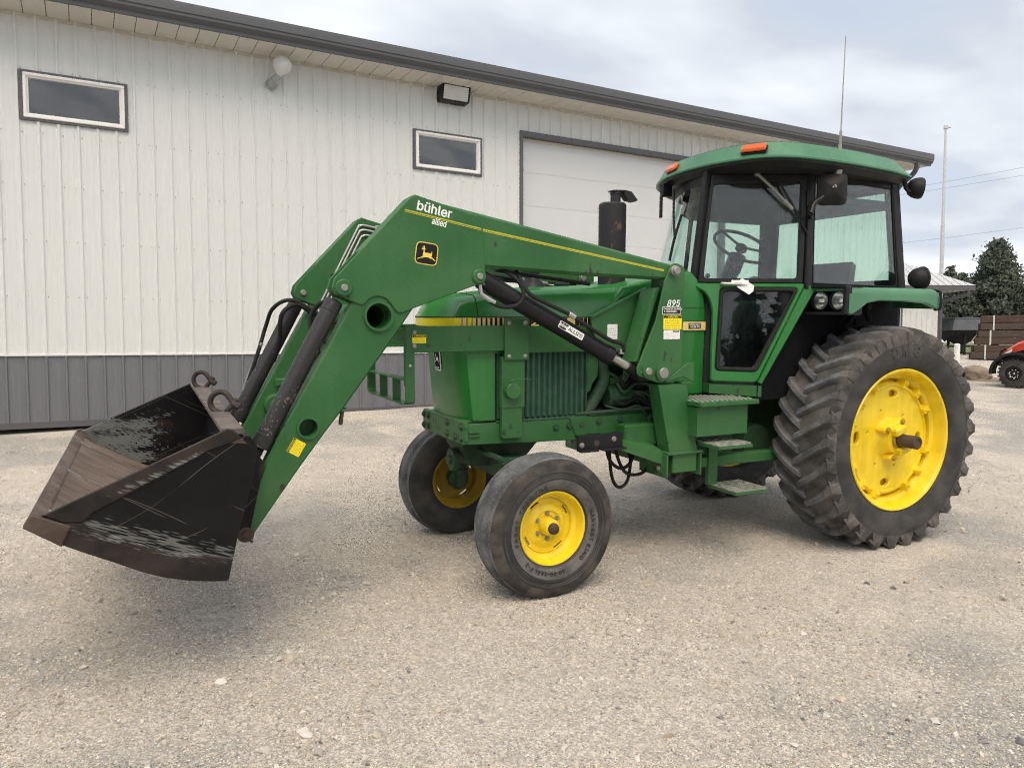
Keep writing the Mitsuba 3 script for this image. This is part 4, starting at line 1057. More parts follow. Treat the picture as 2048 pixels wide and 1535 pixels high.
on('injection_pump', cat(bx(1.76, 1.88, .26, .36, 1.14, 1.24, .012), cyl((1.84, .36, 1.20), (1.84, .385, 1.20), .018, 12), cyl((1.80, .36, 1.17), (1.80, .39, 1.17), .014, 10), bx(1.70, 1.80, .24, .33, 1.0, 1.10, .012)), 'm_black', en)
r = wr(31)
for k in range(6):
    z0 = 1.02 + .05 * k
    on('fuel_line', tube([(2.05 - .03 * k, .36, z0 + .03), (1.93, .39 + .004 * k, z0 - .01 * k), (1.80 + .01 * k, .385, z0 + .02), (1.72, .38, z0 - .05 + .02 * k), (1.62, .37, z0 - .07)], .008 + .004 * (k % 2), 8, k=5), (GD, 'm_rubber', GD)[k % 3], en)
r = wr(77)
for k in range(11):
    x0, z0 = r.uniform(1.62, 1.72), r.uniform(1.0, 1.38); x1, z1 = r.uniform(1.86, 2.08), r.uniform(1.0, 1.40); y_ = r.uniform(.25, .36)
    on('engine_hose', tube([(x0, y_ - .05, z0), (x0 + .08, y_, z0 + r.uniform(-.06, .06)), ((x0 + x1) / 2, y_ + r.uniform(-.01, .04), (z0 + z1) / 2 + r.uniform(-.07, .07)), (x1, y_ - .04, z1)], r.uniform(.005, .012), 8, k=5), (GD, 'm_rubber', 'm_black', GD)[k % 4], en)
for k in range(14):
    on('engine_bolt', bolt((r.uniform(1.62, 2.05), .275, r.uniform(.95, 1.42)), (0, 1, 0), .011, .014), ('m_steel_dull', GD)[k % 3 > 0], en)
on('valve_block', cat(bx(1.72, 1.80, .30, .375, 1.27, 1.35, .008), cyl((1.74, .375, 1.33), (1.74, .40, 1.33), .014, 10), cyl((1.78, .375, 1.29), (1.78, .395, 1.29), .012, 10)), 'm_steel_dull', en)
on('frame_pipe', cat(tube([(2.28, .35, 1.005), (2.05, .372, 1.012), (1.60, .378, 1.02)], .013, 8, k=4), tube([(2.18, .36, .993), (1.6, .36, .998)], .010, 8)), GD, en)
on('filter', cat(cyl((1.66, .31, .90), (1.66, .31, 1.07), .045, 20), cyl((1.66, .31, 1.07), (1.66, .31, 1.10), .03, 16), bx(1.58, 1.72, .30, .40, .83, .97, .012)), GD, en)

# -- hood
def hood_ring(x, zc, dz=0.0):                            # section from the left lower edge over the top to the right
    h = [(.372, 1.645), (.366, 1.66), (.340, zc - .035), (.325, zc - .008), (.295, zc + .012), (.24, zc + .018), (.12, zc + .030), (0, zc + .034)]
    full = h + [(-y, z) for y, z in h[-2::-1]]
    return [(x, y, z) for y, z in full]


st_ = [(3.02, 1.757), (2.92, 1.774), (2.63, 1.803), (2.29, 1.820), (1.95, 1.838), (1.60, 1.855), (1.22, 1.875)]
nose0 = []                                               # front: the nose slopes from the lower lip to the top
lip = hood_ring(3.15, 1.757)
for k, (x, y, z) in enumerate(lip):
    nose0.append((3.142 + .068 * (1 - (abs(y) / .372) ** 2), y * .985, 1.645))
mid = [(3.142 + .068 * (1 - (abs(y) / .372) ** 2) - (z - 1.645) * .12, y * .985, 1.645 + (z - 1.645) * .16) for x, y, z in lip]
m2 = [(3.085 + .030 * (1 - (abs(y) / .372) ** 2), y * .99, 1.645 + (z - 1.645) * .86) for x, y, z in hood_ring(0, 1.757)]
secs = [nose0, mid, m2] + [hood_ring(x, z) for x, z in st_]
hood = on('hood', sheet(secs), GR, smooth=32)
on('hood_lip', cat(loft([[(a[0] + .0, a[1] * 1.003, 1.6405), (a[0] - .02, a[1] * .95, 1.6405), (a[0] - .02, a[1] * .95, 1.6465), (a[0], a[1] * 1.003, 1.6465)] for a in [p for p in nose0]], caps=True), *[bx(1.25, 3.14, s * .368 - .006, s * .368 + .006, 1.6405, 1.6465, .001) for s in (1, -1)]), 'm_dark', hood)
seam = [(x, y * 1.0006 + .0006 * np.sign(y), z + .0012) for x, y, z in hood_ring(2.985, 1.763)]
on('hood_seam', tube(seam, .0025, 6), 'm_dark', hood)
# yellow band round the nose and along the side, with the graded black ticks and the number
band = [(3.03, .374)] + [(3.142 + .066 * (1 - (abs(y) / .372) ** 2) - .004, y) for y in np.linspace(.37, -.37, 21)] + [(3.03, -.374)]
bm = sheet([[(x, y, 1.586) for x, y in band], [(x, y, 1.6405) for x, y in band]])
sb = on('side_band', bm, 'm_caution', hood, smooth=40, label='yellow band wrapped round the nose below the hood')
both('hood_side', plate([(3.04, 1.640), (3.04, 1.42), (2.02, 1.42), (1.25, 1.60), (1.25, 1.640)], .355, .371, b=.002), GR)
tk = on('band_decal', bx(2.20, 3.10, .3712, .3728, 1.587, 1.640, 0), 'm_decal_gold', hood)
x = 3.015
bl = []; x = 3.095
for k in range(10):
    wd = .004 + .0019 * k; bl.append(bx(x - wd, x, .3728, .3738, 1.588, 1.639, 0)); x -= .0315
bl.append(bx(2.36, 2.80, .3728, .3736, 1.588, 1.639, 0))
x = 2.30
for k in range(8):
    wd = .030 - .0032 * k; bl.append(bx(x - wd, x, .3728, .3738, 1.588, 1.639, 0)); x -= .0335 - .0008 * k
on('band_tick', cat(*bl), 'm_dark', hood)
on('model_number', put(text('4020', .045, .0012, True, 1.85), (2.782, .3740, 1.591), LEFT, UP), 'm_decal_gold', hood)
# grille shell below the band
def shell(z):
    f = 3.032 + (z - 1.0) * .105
    p = [(2.872, .368), (f - .075, .366), (f - .022, .345), (f, .305), (f + .030, .17), (f + .040, 0)]
    return [(x, y, z) for x, y in p] + [(x, -y, z) for x, y in p[-2::-1]]
nz = on('grille_shell', sheet([shell(z) for z in (1.003, 1.02, 1.2, 1.4, 1.586)]), GR, smooth=25)
both('shell_edge', bx(2.862, 2.874, .35, .369, 1.003, 1.586, .003), 'm_dark', nz)
zc = 1.365; fx = 3.032 + (zc - 1.0) * .105 + .041
on('emblem', put(slab(rounded([(-.052, -.07), (.052, -.07), (.058, .07), (-.058, .07)], .02), 0, .006, b=.002), (fx, 0.0, zc), (0, 1, 0), (.105, 0, 1)), 'm_white', nz)
on('emblem_field', put(slab(rounded([(-.044, -.061), (.044, -.061), (.049, .061), (-.049, .061)], .016), .006, .0072, b=.0003), (fx, 0.0, zc), (0, 1, 0), (.105, 0, 1)), 'm_dark', nz)
DEER = [(.26, .27), (.33, .245), (.36, .25), (.355, .15), (.39, .15), (.395, .235), (.44, .26), (.42, .29), (.40, .31), (.40, .40), (.43, .435), (.55, .43), (.66, .43), (.70, .42), (.705, .35), (.73, .35), (.735, .44), (.74, .52), (.72, .60), (.80, .625), (.88, .70), (.93, .735), (.90, .755), (.83, .72), (.76, .665), (.66, .665), (.61, .63), (.50, .63), (.40, .655), (.25, .70), (.11, .775), (.09, .755), (.22, .675), (.33, .63), (.345, .57), (.33, .50), (.35, .42), (.36, .32), (.30, .31), (.26, .29)]
HORN = [(.285, .235), (.30, .155), (.325, .15), (.315, .215), (.345, .215), (.345, .13), (.365, .125), (.37, .235)]
on('emblem_deer', put(cat(slab([((u - .5) * .085, (.52 - v) * .085 + .008) for u, v in DEER], .0072, .0082, b=0.0001), sh(text('JOHN DEERE', .009, .001, True, .8), (-.037, -.054, .0072))), (fx, 0, zc), (0, 1, 0), (.105, 0, 1)), 'm_white', nz)
# stacks and caps on the hood
on('muffler', cat(cyl((1.78, 0, 1.80), (1.78, 0, 2.452), .098, 40, .012)), 'm_muffler', smooth=40)
on('exhaust_pipe', cat(cyl((1.755, 0, 2.44), (1.755, 0, 2.528), .037, 24), cyl((1.755, 0, 2.513), (1.755, 0, 2.524), .041, 24), hull([(x, y, z) for x, z in ((1.795, 2.530), (1.795, 2.541), (1.70, 2.538), (1.68, 2.546)) for y in (-.036, .036)]), hull([(x, y, z) for x, z in ((1.70, 2.546), (1.70, 2.520), (1.64, 2.540), (1.585, 2.482), (1.605, 2.470), (1.665, 2.478)) for y in (-.032, .032)])), 'm_muffler')
on('air_intake', cat(cyl((2.42, 0, 1.83), (2.42, 0, 2.0), .048, 26), lathe([(.10, .0), (.092, .02), (.06, .055), (.047, .075), (.0, .075)], (2.42, 0, 1.835), (0, 0, 1), 28), cyl((2.42, 0, 2.0), (2.42, 0, 2.06), .075, 26)), BK)
on('filler_cap', cat(cyl((2.19, 0, 1.842), (2.19, 0, 1.858), .045, 24), lathe([(0, .024), (.048, .024), (.058, .015), (.056, 0), (0, 0)], (2.19, 0, 1.856), (0, 0, 1), 26)), BK)
# corrugated side screens
for s in (1, -1):
    sg = on('side_grille', (lambda m: m if s > 0 else mir(m))(cat(bx(2.20, 2.86, .335, .345, .985, 1.43, 0), bx(2.20, 2.86, .335, .368, .982, .994, .003), bx(2.198, 2.208, .335, .366, .99, 1.43, .003), bx(2.20, 2.86, .335, .366, 1.422, 1.434, .003))), 'm_green_grille')
    x = 2.215
    while x < 2.85:
        m = loft([[(x + a, .345 + b, z) for a, b in ((.002, 0), (.012, .018), (.026, .018), (.036, 0))] for z in (1.010, 1.418)])
        m = cat(m, loft([[(x + .002, .345, .994), (x + .012, .346, .994), (x + .026, .346, .994), (x + .036, .345, .994)], [(x + .002, .345, 1.010), (x + .012, .363, 1.010), (x + .026, .363, 1.010), (x + .036, .345, 1.010)]]))
        on('slat', m if s > 0 else mir(m), 'm_green_grille', sg, smooth=20); x += .0405
both('side_panel', plate([(2.198, 1.43), (2.198, 1.14), (2.165, 1.16), (2.155, 1.20), (2.125, 1.235), (2.112, 1.25), (2.107, 1.375), (2.06, 1.43)], .345, .360), GS)

# -- cowl between hood and cab
cw = [(2.06, 1.645), (1.95, 1.845), (1.445, 1.97), (1.36, 1.955), (1.29, 1.90), (1.255, 1.82), (1.235, 1.70), (1.232, 1.54), (1.24, 1.30), (1.24, 1.085), (1.62, 1.085), (1.66, 1.40), (1.70, 1.6)]
co = on('cowl', plate(cw, -.40, .40, b=.025), GR, smooth=45)
on('cowl_seam', cat(bx(1.262, 1.48, .3995, .4015, 1.705, 1.709, 0), bx(1.235, 1.66, .3995, .4012, 1.536, 1.540, 0)), 'm_dark', co)
on('cowl_stripe', bx(1.240, 1.55, .400, .4022, 1.548, 1.617, 0), 'm_dark', co)
on('cowl_decal', bx(1.248, 1.55, .4022, .4034, 1.553, 1.612, 0), 'm_decal_gold', co)
on('dealer_plate', cat(bx(1.29, 1.40, .4034, .4046, 1.562, 1.603, 0)), 'm_dark', co)
on('dealer_lettering', cat(put(text('FARMERS SUPPLY', .009, .0008, True, .95), (1.395, .4046, 1.588), LEFT, UP), put(text('SALES INC.', .012, .0008, True), (1.385, .4046, 1.571), LEFT, UP)), 'm_white', co)

# -- cab. Door plane, side plane and the wrapped windshield
CB = 'm_black_cab'


def in_plane(p1, p2, p3, pts, t0, t1, holes=(), b=.003):
    """A plate lying in the plane of three points (its outward side faces +y), from points given in space."""
    p1, p2, p3 = (np.asarray(p, float) for p in (p1, p2, p3))
    r = (p2 - p1) / np.linalg.norm(p2 - p1); n = np.cross(r, p3 - p1); n /= np.linalg.norm(n)
    if n[1] < 0: n = -n
    u = np.cross(n, r)
    to2 = lambda Q: np.c_[(np.asarray(Q, float) - p1) @ r, (np.asarray(Q, float) - p1) @ u]
    m = slab(to2(pts), t0, t1, [to2(h) for h in holes], b)
    v = np.asarray(m.vertices)
    return fix(tm(p1 + v[:, :1] * r + v[:, 1:2] * u + v[:, 2:] * n, m.faces))


D1, D2, D3 = (1.30, .40, 1.895), (.62, .72, 1.877), (.575, .665, 2.646)
E1, E2, E3 = (.62, .72, 1.877), (-.4, .72, 1.867), (.575, .665, 2.646)
door_pl = lambda pts, t0, t1, holes=(), b=.003: in_plane(D1, D2, D3, pts, t0, t1, holes, b)
side_pl = lambda pts, t0, t1, holes=(), b=.003: in_plane(E1, E2, E3, pts, t0, t1, holes, b)


def rnd3(pts, r):                                       # corners of a polygon in space rounded
    P = [np.asarray(p, float) for p in pts]; out = []
    for k in range(len(P)):
        a, p, c = P[k - 1], P[k], P[(k + 1) % len(P)]
        t = min(r, np.linalg.norm(a - p) * .45, np.linalg.norm(c - p) * .45)
        q0, q1 = p + (a - p) / np.linalg.norm(a - p) * t, p + (c - p) / np.linalg.norm(c - p) * t
        for s in np.linspace(0, 1, 5): out.append((1 - s) ** 2 * q0 + 2 * s * (1 - s) * p + s * s * q1)
    return np.array(out)


upF = [(1.204, .372, 2.637), (1.322, .392, 1.884), (.652, .704, 1.880), (.590, .660, 2.640)]
upG = rnd3([(1.196, .382, 2.568), (1.283, .405, 1.914), (.684, .687, 1.914), (.636, .641, 2.598)], .03)
dr_ = on('door', door_pl(upF, -.02, .018, [upG], .006), CB, label='left cab door with black framed upper window and green lower half')
on('window_pane', (lambda P: tm(P, mapbox_earcut.triangulate_float64(np.c_[P[:, 0], P[:, 2]].copy(), np.array([len(P)], np.uint32)).reshape(-1, 3)))(upG), 'm_glass_streak', dr_, smooth=False)
loO = [(1.322, .391, 1.880), (1.338, .388, 1.862), (1.330, .394, 1.845), (1.290, .414, 1.825), (1.262, .428, 1.79), (1.246, .441, 1.74), (1.238, .450, 1.68), (1.244, .457, 1.56), (1.258, .470, 1.40), (1.266, .482, 1.21), (1.250, .490, 1.195), (.99, .615, 1.188), (.965, .622, 1.20), (.640, .711, 1.868), (.65, .705, 1.879)]
gasO = rnd3([(1.182, .461, 1.850), (1.236, .492, 1.272), (.968, .617, 1.262), (.680, .694, 1.848)], .035)
gasI = rnd3([(1.160, .472, 1.822), (1.206, .502, 1.300), (.988, .606, 1.292), (.712, .683, 1.823)], .03)
dp = on('door_panel', door_pl(loO, -.015, .020, [gasO], .008), GR, dr_, smooth=40)
on('gasket', door_pl(gasO, -.005, .026, [gasI], .008), 'm_rubber', dr_)
on('lower_pane', (lambda P: tm(P, mapbox_earcut.triangulate_float64(np.c_[P[:, 0], P[:, 2]].copy(), np.array([len(P)], np.uint32)).reshape(-1, 3)))(gasI), 'm_glass_dusty', dr_, smooth=False)
dn = np.cross(np.subtract(D2, D1), np.subtract(D3, D1)); dn = dn / np.linalg.norm(dn) * (1 if np.cross(np.subtract(D2, D1), np.subtract(D3, D1))[1] > 0 else -1)
dh = np.subtract(D2, D1) / np.linalg.norm(np.subtract(D2, D1))
h0 = np.array([1.167, .464, 1.872])
on('handle', cat(tube([h0 + dn * .02, h0 + dn * .05, h0 + dn * .052 + dh * .12, h0 + dn * .03 + dh * .15], .012, 10, k=3)), 'm_steel', dr_)
for z in (1.93, 2.47): 
    c = np.array([.636 - (z - 1.88) * .055, .712 - (z - 1.88) * .065, z])
    on('hinge', cat(cyl(c + dn * .022 - [0, 0, .055], c + dn * .022 + [0, 0, .055], .014, 12)), BK, dr_)
# pillars and the green strip that runs down behind the door
on('front_pillar', tube([(1.348, .365, 1.86), (1.338, .368, 1.90), (1.222, .348, 2.66)], 1, sec=rrect(-.022, .022, -.022, .022, .008, 2)), CB)
on('rear_pillar_strip', door_pl([(.634, .714, 1.872), (.622, .720, 1.872), (.585, .735, 1.862), (.56, .742, 1.85), (.935, .638, 1.175), (.962, .624, 1.190)], -.03, .010, (), .006), GR)
on('door_pillar', tube([(.615, .705, 1.84), (.572, .655, 2.66)], 1, sec=rrect(-.030, .030, -.030, .030, .008, 2)), CB)
# side window, left and right, with rear post
sO = [(.590, .722, 1.868), (.545, .662, 2.665), (-.345, .662, 2.660), (-.400, .720, 1.855)]
sI = rnd3([(.568, .72, 1.886), (.528, .666, 2.628), (-.262, .667, 2.600), (-.298, .72, 1.876)], .035)
for s in (1, -1):
    f_ = (lambda m: m) if s > 0 else mir
    sw = on('side_window', f_(side_pl(sO, -.045, .0, [sI], .004)), CB)
    on('pane', f_((lambda P: tm(P, mapbox_earcut.triangulate_float64(np.c_[P[:, 0], P[:, 2]].copy(), np.array([len(P)], np.uint32)).reshape(-1, 3)))(sI)), 'm_glass', sw, smooth=False)
    on('rear_post', f_(tube([(-.355, .695, 1.84), (-.300, .635, 2.66)], 1, sec=rrect(-.04, .04, -.04, .04, .01, 2))), CB, sw)
    on('weather_strip', f_(cat(tube([(-.30, .724, 1.872), (-.262, .671, 2.60), (.528, .670, 2.63), (.57, .724, 1.884), (-.30, .724, 1.872)], .006, 6))), 'm_rubber', sw)
# windshield: wraps from the front pillar round to the right
wb = smoothpath([(1.325, .37, 1.90), (1.315, .12, 1.90), (1.235, -.20, 1.90), (1.05, -.47, 1.90), (.80, -.64, 1.90), (.60, -.715, 1.90)], 6)
wt = smoothpath([(1.205, .34, 2.60), (1.165, .10, 2.60), (1.055, -.18, 2.60), (.91, -.40, 2.60), (.72, -.57, 2.60), (.56, -.655, 2.60)], 6)
ws = on('windshield', tube(wb, 1, sec=rrect(-.018, .018, -.03, .03, .006, 2)), CB, smooth=50)
on('top_frame', loft([[q + [.006, 0, -.02], q + [.006, 0, .09], q + [-.012, 0, .09], q + [-.012, 0, -.02]] for q in wt]), CB, ws, smooth=50)
on('pane', sheet([wb * (1 - t) + wt * t for t in np.linspace(0, 1, 4)]), 'm_glass', ws, smooth=True)
on('wiper', cat(tube([(1.20, -.05, 2.60), (1.215, -.03, 2.40), (1.245, .03, 2.22)], .009, 8, k=3), tube([(1.21, .06, 2.40), (1.25, .03, 2.22), (1.275, .01, 2.06)], .010, 6, k=3)), BK, ws)
on('wiper_bracket', cat(bx(1.13, 1.22, -.20, -.16, 2.56, 2.66, .006), tube([(1.19, -.19, 2.60), (1.22, -.18, 2.56), (1.225, -.175, 2.40)], .013, 8)), BK, ws)
on('header_right', sheet([[(x, y + .01, 2.59) for x, y in ((.56, -.655), (-.30, -.655))], [(x, y, 2.68) for x, y in ((.56, -.65), (-.30, -.65))]]), CB, ws)
on('cowl_ledge', xyplate([(1.345, .36), (1.335, .10), (1.25, -.22), (1.06, -.49), (.80, -.66), (.56, -.73), (.56, .70), (1.30, .41)], 1.82, 1.885, b=.008), CB)
# rear window
rw = on('rear_window', yzplate([(-.66, 1.85), (.66, 1.85), (.62, 2.66), (-.62, 2.66)], -.40, -.36, [[(-.60, 1.93), (.60, 1.93), (.57, 2.60), (-.57, 2.60)]]), CB)
on('pane', tm([(-.38, -.60, 1.93), (-.38, .60, 1.93), (-.38, .57, 2.60), (-.38, -.57, 2.60)], [(0, 1, 2), (0, 2, 3)]), 'm_glass', rw, smooth=False)
# cab body below the glass
on('cab_side', plate([(.60, 1.865), (.965, 1.17), (.965, 1.06), (.35, 1.06), (.10, 1.30), (-.46, 1.52), (-.46, 1.865)], .60, .625, b=.006), 'm_black_side', label='matt black cab side between the door and the rear tyre')
on('cab_side', mir(plate([(1.0, 1.865), (1.0, 1.06), (.35, 1.06), (.10, 1.30), (-.46, 1.52), (-.46, 1.865)], .60, .625, b=.006)), 'm_black_side')
on('cab_floor', cat(bx(-.42, 1.20, -.58, .40, 1.10, 1.14, .004), bx(-.44, -.40, -.6, .6, 1.10, 1.86, .004), hull([(1.20, y, z) for y in (-.55, .395) for z in (1.10, 1.84)] + [(1.236, y, z) for y in (-.40, .395) for z in (1.10, 1.84)])), 'm_interior')
on('sill', cat(hull([(1.275, .49, 1.115), (1.275, .49, 1.178), (.93, .635, 1.165), (.93, .635, 1.085), (1.26, .40, 1.115), (1.26, .40, 1.178), (.90, .55, 1.165), (.90, .55, 1.085)])), GS)
# inside
on('headliner', xyplate([(1.14, .33), (1.10, .1), (1.0, -.18), (.86, -.4), (.60, -.62), (-.36, -.62), (-.36, .62), (.55, .63)], 2.46, 2.52, b=.01), 'm_interior')
on('control_box', cat(bx(.0, .60, -.58, -.30, 1.14, 1.78, .03), bx(-.38, -.1, .38, .58, 1.14, 1.80, .02)), 'm_interior')
on('dash', cat(hull([(1.23, -.30, 1.70), (1.23, .36, 1.70), (1.10, -.25, 1.72), (1.10, .25, 1.72), (1.24, -.30, 1.92), (1.24, .34, 1.92), (1.08, -.2, 1.86), (1.08, .2, 1.86)])), 'm_interior')
on('steering_column', cat(tube([(.92, .04, 1.2), (.80, .04, 1.78), (.69, .04, 2.02)], .06, 14, k=4), cyl((.70, .04, 2.00), (.645, .04, 2.12), .066, 20), cyl((.645, .04, 2.11), (.605, .04, 2.185), .02, 12)), 'm_black')
swl = on('steering_wheel', cat(*[put(tm(np.asarray(m.vertices), m.faces), (.605, .04, 2.185), (0, 1, 0), (-.86, 0, -.50)) for m in (trimesh.creation.torus(.225, .0125, 40, 10), cat(*[tube([(0, 0, -.0), (.11 * math.cos(a), .11 * math.sin(a), -.002), (.222 * math.cos(a), .222 * math.sin(a), 0)], .010, 8) for a in (.5, 2.6, 4.7)]), cyl((0, 0, -.03), (0, 0, .012), .045, 20))]), 'm_black')
on('spinner_knob', put(cat(cyl((.20, .10, .01), (.20, .10, .05), .012, 10), sh(trimesh.creation.icosphere(2, .026), (.20, .10, .062))), (.605, .04, 2.185), (0, 1, 0), (-.86, 0, -.50)), 'm_black', swl)
se = on('seat', cat(bx(-.25, .25, -.22, .32, 1.50, 1.64, .05), hull([(-.30, y, z) for y in (-.20, .30) for z in (1.60,)] + [(-.20, y, 1.60) for y in (-.20, .30)] + [(-.42, y, 2.06) for y in (-.15, .25)] + [(-.36, y, 2.09) for y in (-.16, .26)] + [(-.30, -.2, 1.9), (-.28, .3, 1.9)]), bx(-.2, .2, -.1, .2, 1.14, 1.5, .03)), 'm_interior')
on('lever', cat(tube([(.35, .42, 1.4), (.38, .46, 1.9), (.375, .47, 2.12)], .008, 8), sh(trimesh.creation.icosphere(2, .02), (.375, .47, 2.14)), tube([(.9, -.1, 1.4), (.75, -.18, 1.95)], .008, 8), sh(trimesh.creation.icosphere(2, .02), (.75, -.18, 1.97))), 'm_black')

# -- roof
RIM = [(1.015, .880), (1.135, .800), (1.215, .66), (1.262, .50), (1.282, .30), (1.272, .08), (1.222, -.15), (1.125, -.37), (.98, -.58), (.80, -.75), (.60, -.855), (.30, -.895), (-.15, -.86), (-.415, -.79), (-.44, -.76), (-.44, .66), (-.425, .72), (-.15, .815), (.30, .885), (.60, .905), (.85, .905)]
RIM = rounded(RIM, .10, 3)
cR = np.array([.42, 0.0])
def rring(k, z, dx=0.0): 
    q = cR + (RIM - cR) * k
    return np.c_[q[:, 0] + dx, q[:, 1], np.full(len(q), z)]
def tilt(R): R = R.copy(); R[:, 2] += -.012 * (R[:, 0] - .4) * 0; return R
def crease(k, kx, z):
    q = (RIM - cR) * [kx, k] + cR
    q[:, 0] = np.maximum(q[:, 0], -.19)
    return np.c_[q, np.full(len(q), z)]
top2, top3, top4 = crease(.925, .92, 2.800), crease(.885, .885, 2.812), crease(.30, .30, 2.822)
rf = on('cab_roof', loft([rring(.985, 2.687), rring(1.0, 2.690), rring(1.0, 2.702), rring(.985, 2.712), top2, top3, top4]), GF, smooth=28, label='faded green cab roof')
on('roof_underside', loft([rring(.60, 2.640), rring(.92, 2.640), rring(.975, 2.672), rring(.975, 2.6855), rring(.60, 2.6855)]), 'm_black_cab', rf, smooth=20)
def amber(y, nrm, x, z):
    d = np.array([nrm[0], nrm[1], 0]) / np.hypot(*nrm[:2]); r = np.array([-d[1], d[0], 0.0])
    b = slab(rrect(-.088, .088, -.034, .034, .016), 0, .012, b=.003); l = slab(rrect(-.082, .082, -.030, .030, .016), .012, .040, b=.010)
    u = np.array([-d[0] * .75, -d[1] * .75, 1])
    m = on('marker_light', put(l, (x, y, z), r, u), 'm_orange', rf, label='amber marker light on the cab roof')
    on('marker_base', put(b, (x, y, z), r, u), BK, rf)
amber(.715, (.87, .49), 1.137, 2.745); amber(-.05, (.97, -.20), 1.200, 2.738)
for s in (1, -1):
    p = np.array([-.36, s * .70, 2.655])
    lm = on('work_lamp', cat(tube([p + [0, 0, .02], p + [-.02, s * .0, -.04], p + [-.05, s * .01, -.07]], .016, 8), lathe([(0, -.075), (.030, -.072), (.056, -.056), (.072, -.030), (.079, .0), (.080, .022), (.074, .034), (0, .036)], p + [-.135, s * .01, -.035], (-.80, .58 * s, -.1), 28)), 'm_rubber', smooth=50)
# wipers on the door, mirror, aerial
a0, a1, b0, b1 = np.array([.923, .503, 2.639]), np.array([.709, .628, 2.39]), np.array([.777, .578, 2.57]), np.array([.619, .686, 2.228])
wi = on('wiper', cat(tube([a0 + dn * .035, a0 * .6 + a1 * .4 + dn * .05, a1 + dn * .04], [.013, .010, .008], 8), cyl(a0, a0 + dn * .05, .018, 14), tube([a0 * .25 + a1 * .75 + dn * .045, a1 + dn * .04], .014, 8)), 'm_steel_dull', dr_)
on('wiper_blade', cat(tube([b0 + dn * .030, (b0 + b1) / 2 + dn * .034, b1 + dn * .030], .009, 8), tube([b0 + dn * .022, b1 + dn * .022], .006, 6), tube([(b0 * .7 + b1 * .3) + dn * .04, (b0 * .3 + b1 * .7) + dn * .04], .008, 6)), BK, dr_)
mi_ = on('mirror', cat(tube([(.70, .80, 2.35), (.66, .79, 2.42), (.60, .80, 2.46), (.53, .81, 2.52)], .020, 10, k=4), tube([(.62, .72, 2.34), (.70, .80, 2.36)], .018, 8)), BK)
shell_ = []
for k, d_, z in ((1.0, .0, 0), (1.0, .02, 0), (.55, .055, 0), (.2, .062, 0)):
    shell_.append([(q[0] * k, q[1] * k, d_) for q in rrect(-.098, .098, -.105, .105, .035, 4)])
hd_ = loft(shell_)
mo = np.array([.52, .81, 2.52])
on('mirror_head', put(hd_, mo, (-.80, .50, -.0), (-.02, .05, 1)), 'm_rubber', mi_, smooth=30)
on('mirror_bolt', cat(*[sh(trimesh.creation.icosphere(1, .007), mo + np.array([.45, .70, 0]) * .085 + [x, 0, z]) for x, z in ((.012, .008), (-.012, .012), (-.004, .02))]), 'm_steel', mi_)
an = on('aerial', cat(cyl((.485, .83, 2.615), (.482, .83, 2.66), .022, 16, .01, r1=.026), lathe([(0, 0), (.022, .005), (.030, .03), (.026, .06), (.012, .085), (.0, .09)], (.482, .83, 2.655), (0, 0, 1), 18)), 'm_steel_dull')
on('whip', cat(cyl((.482, .83, 2.74), (.478, .83, 2.83), .014, 10, r1=.012), cyl((.478, .83, 2.83), (.475, .83, 2.92), .009, 8), tube([(.475, .83, 2.92), (.470, .828, 3.15), (.468, .826, 3.16), (.455, .82, 3.55)], [.0045, .0042, .004, .0028], 6)), 'm_steel_dull', an)
on('aerial_bracket', bx(.45, .51, .72, .85, 2.605, 2.617, .003), BK, an)

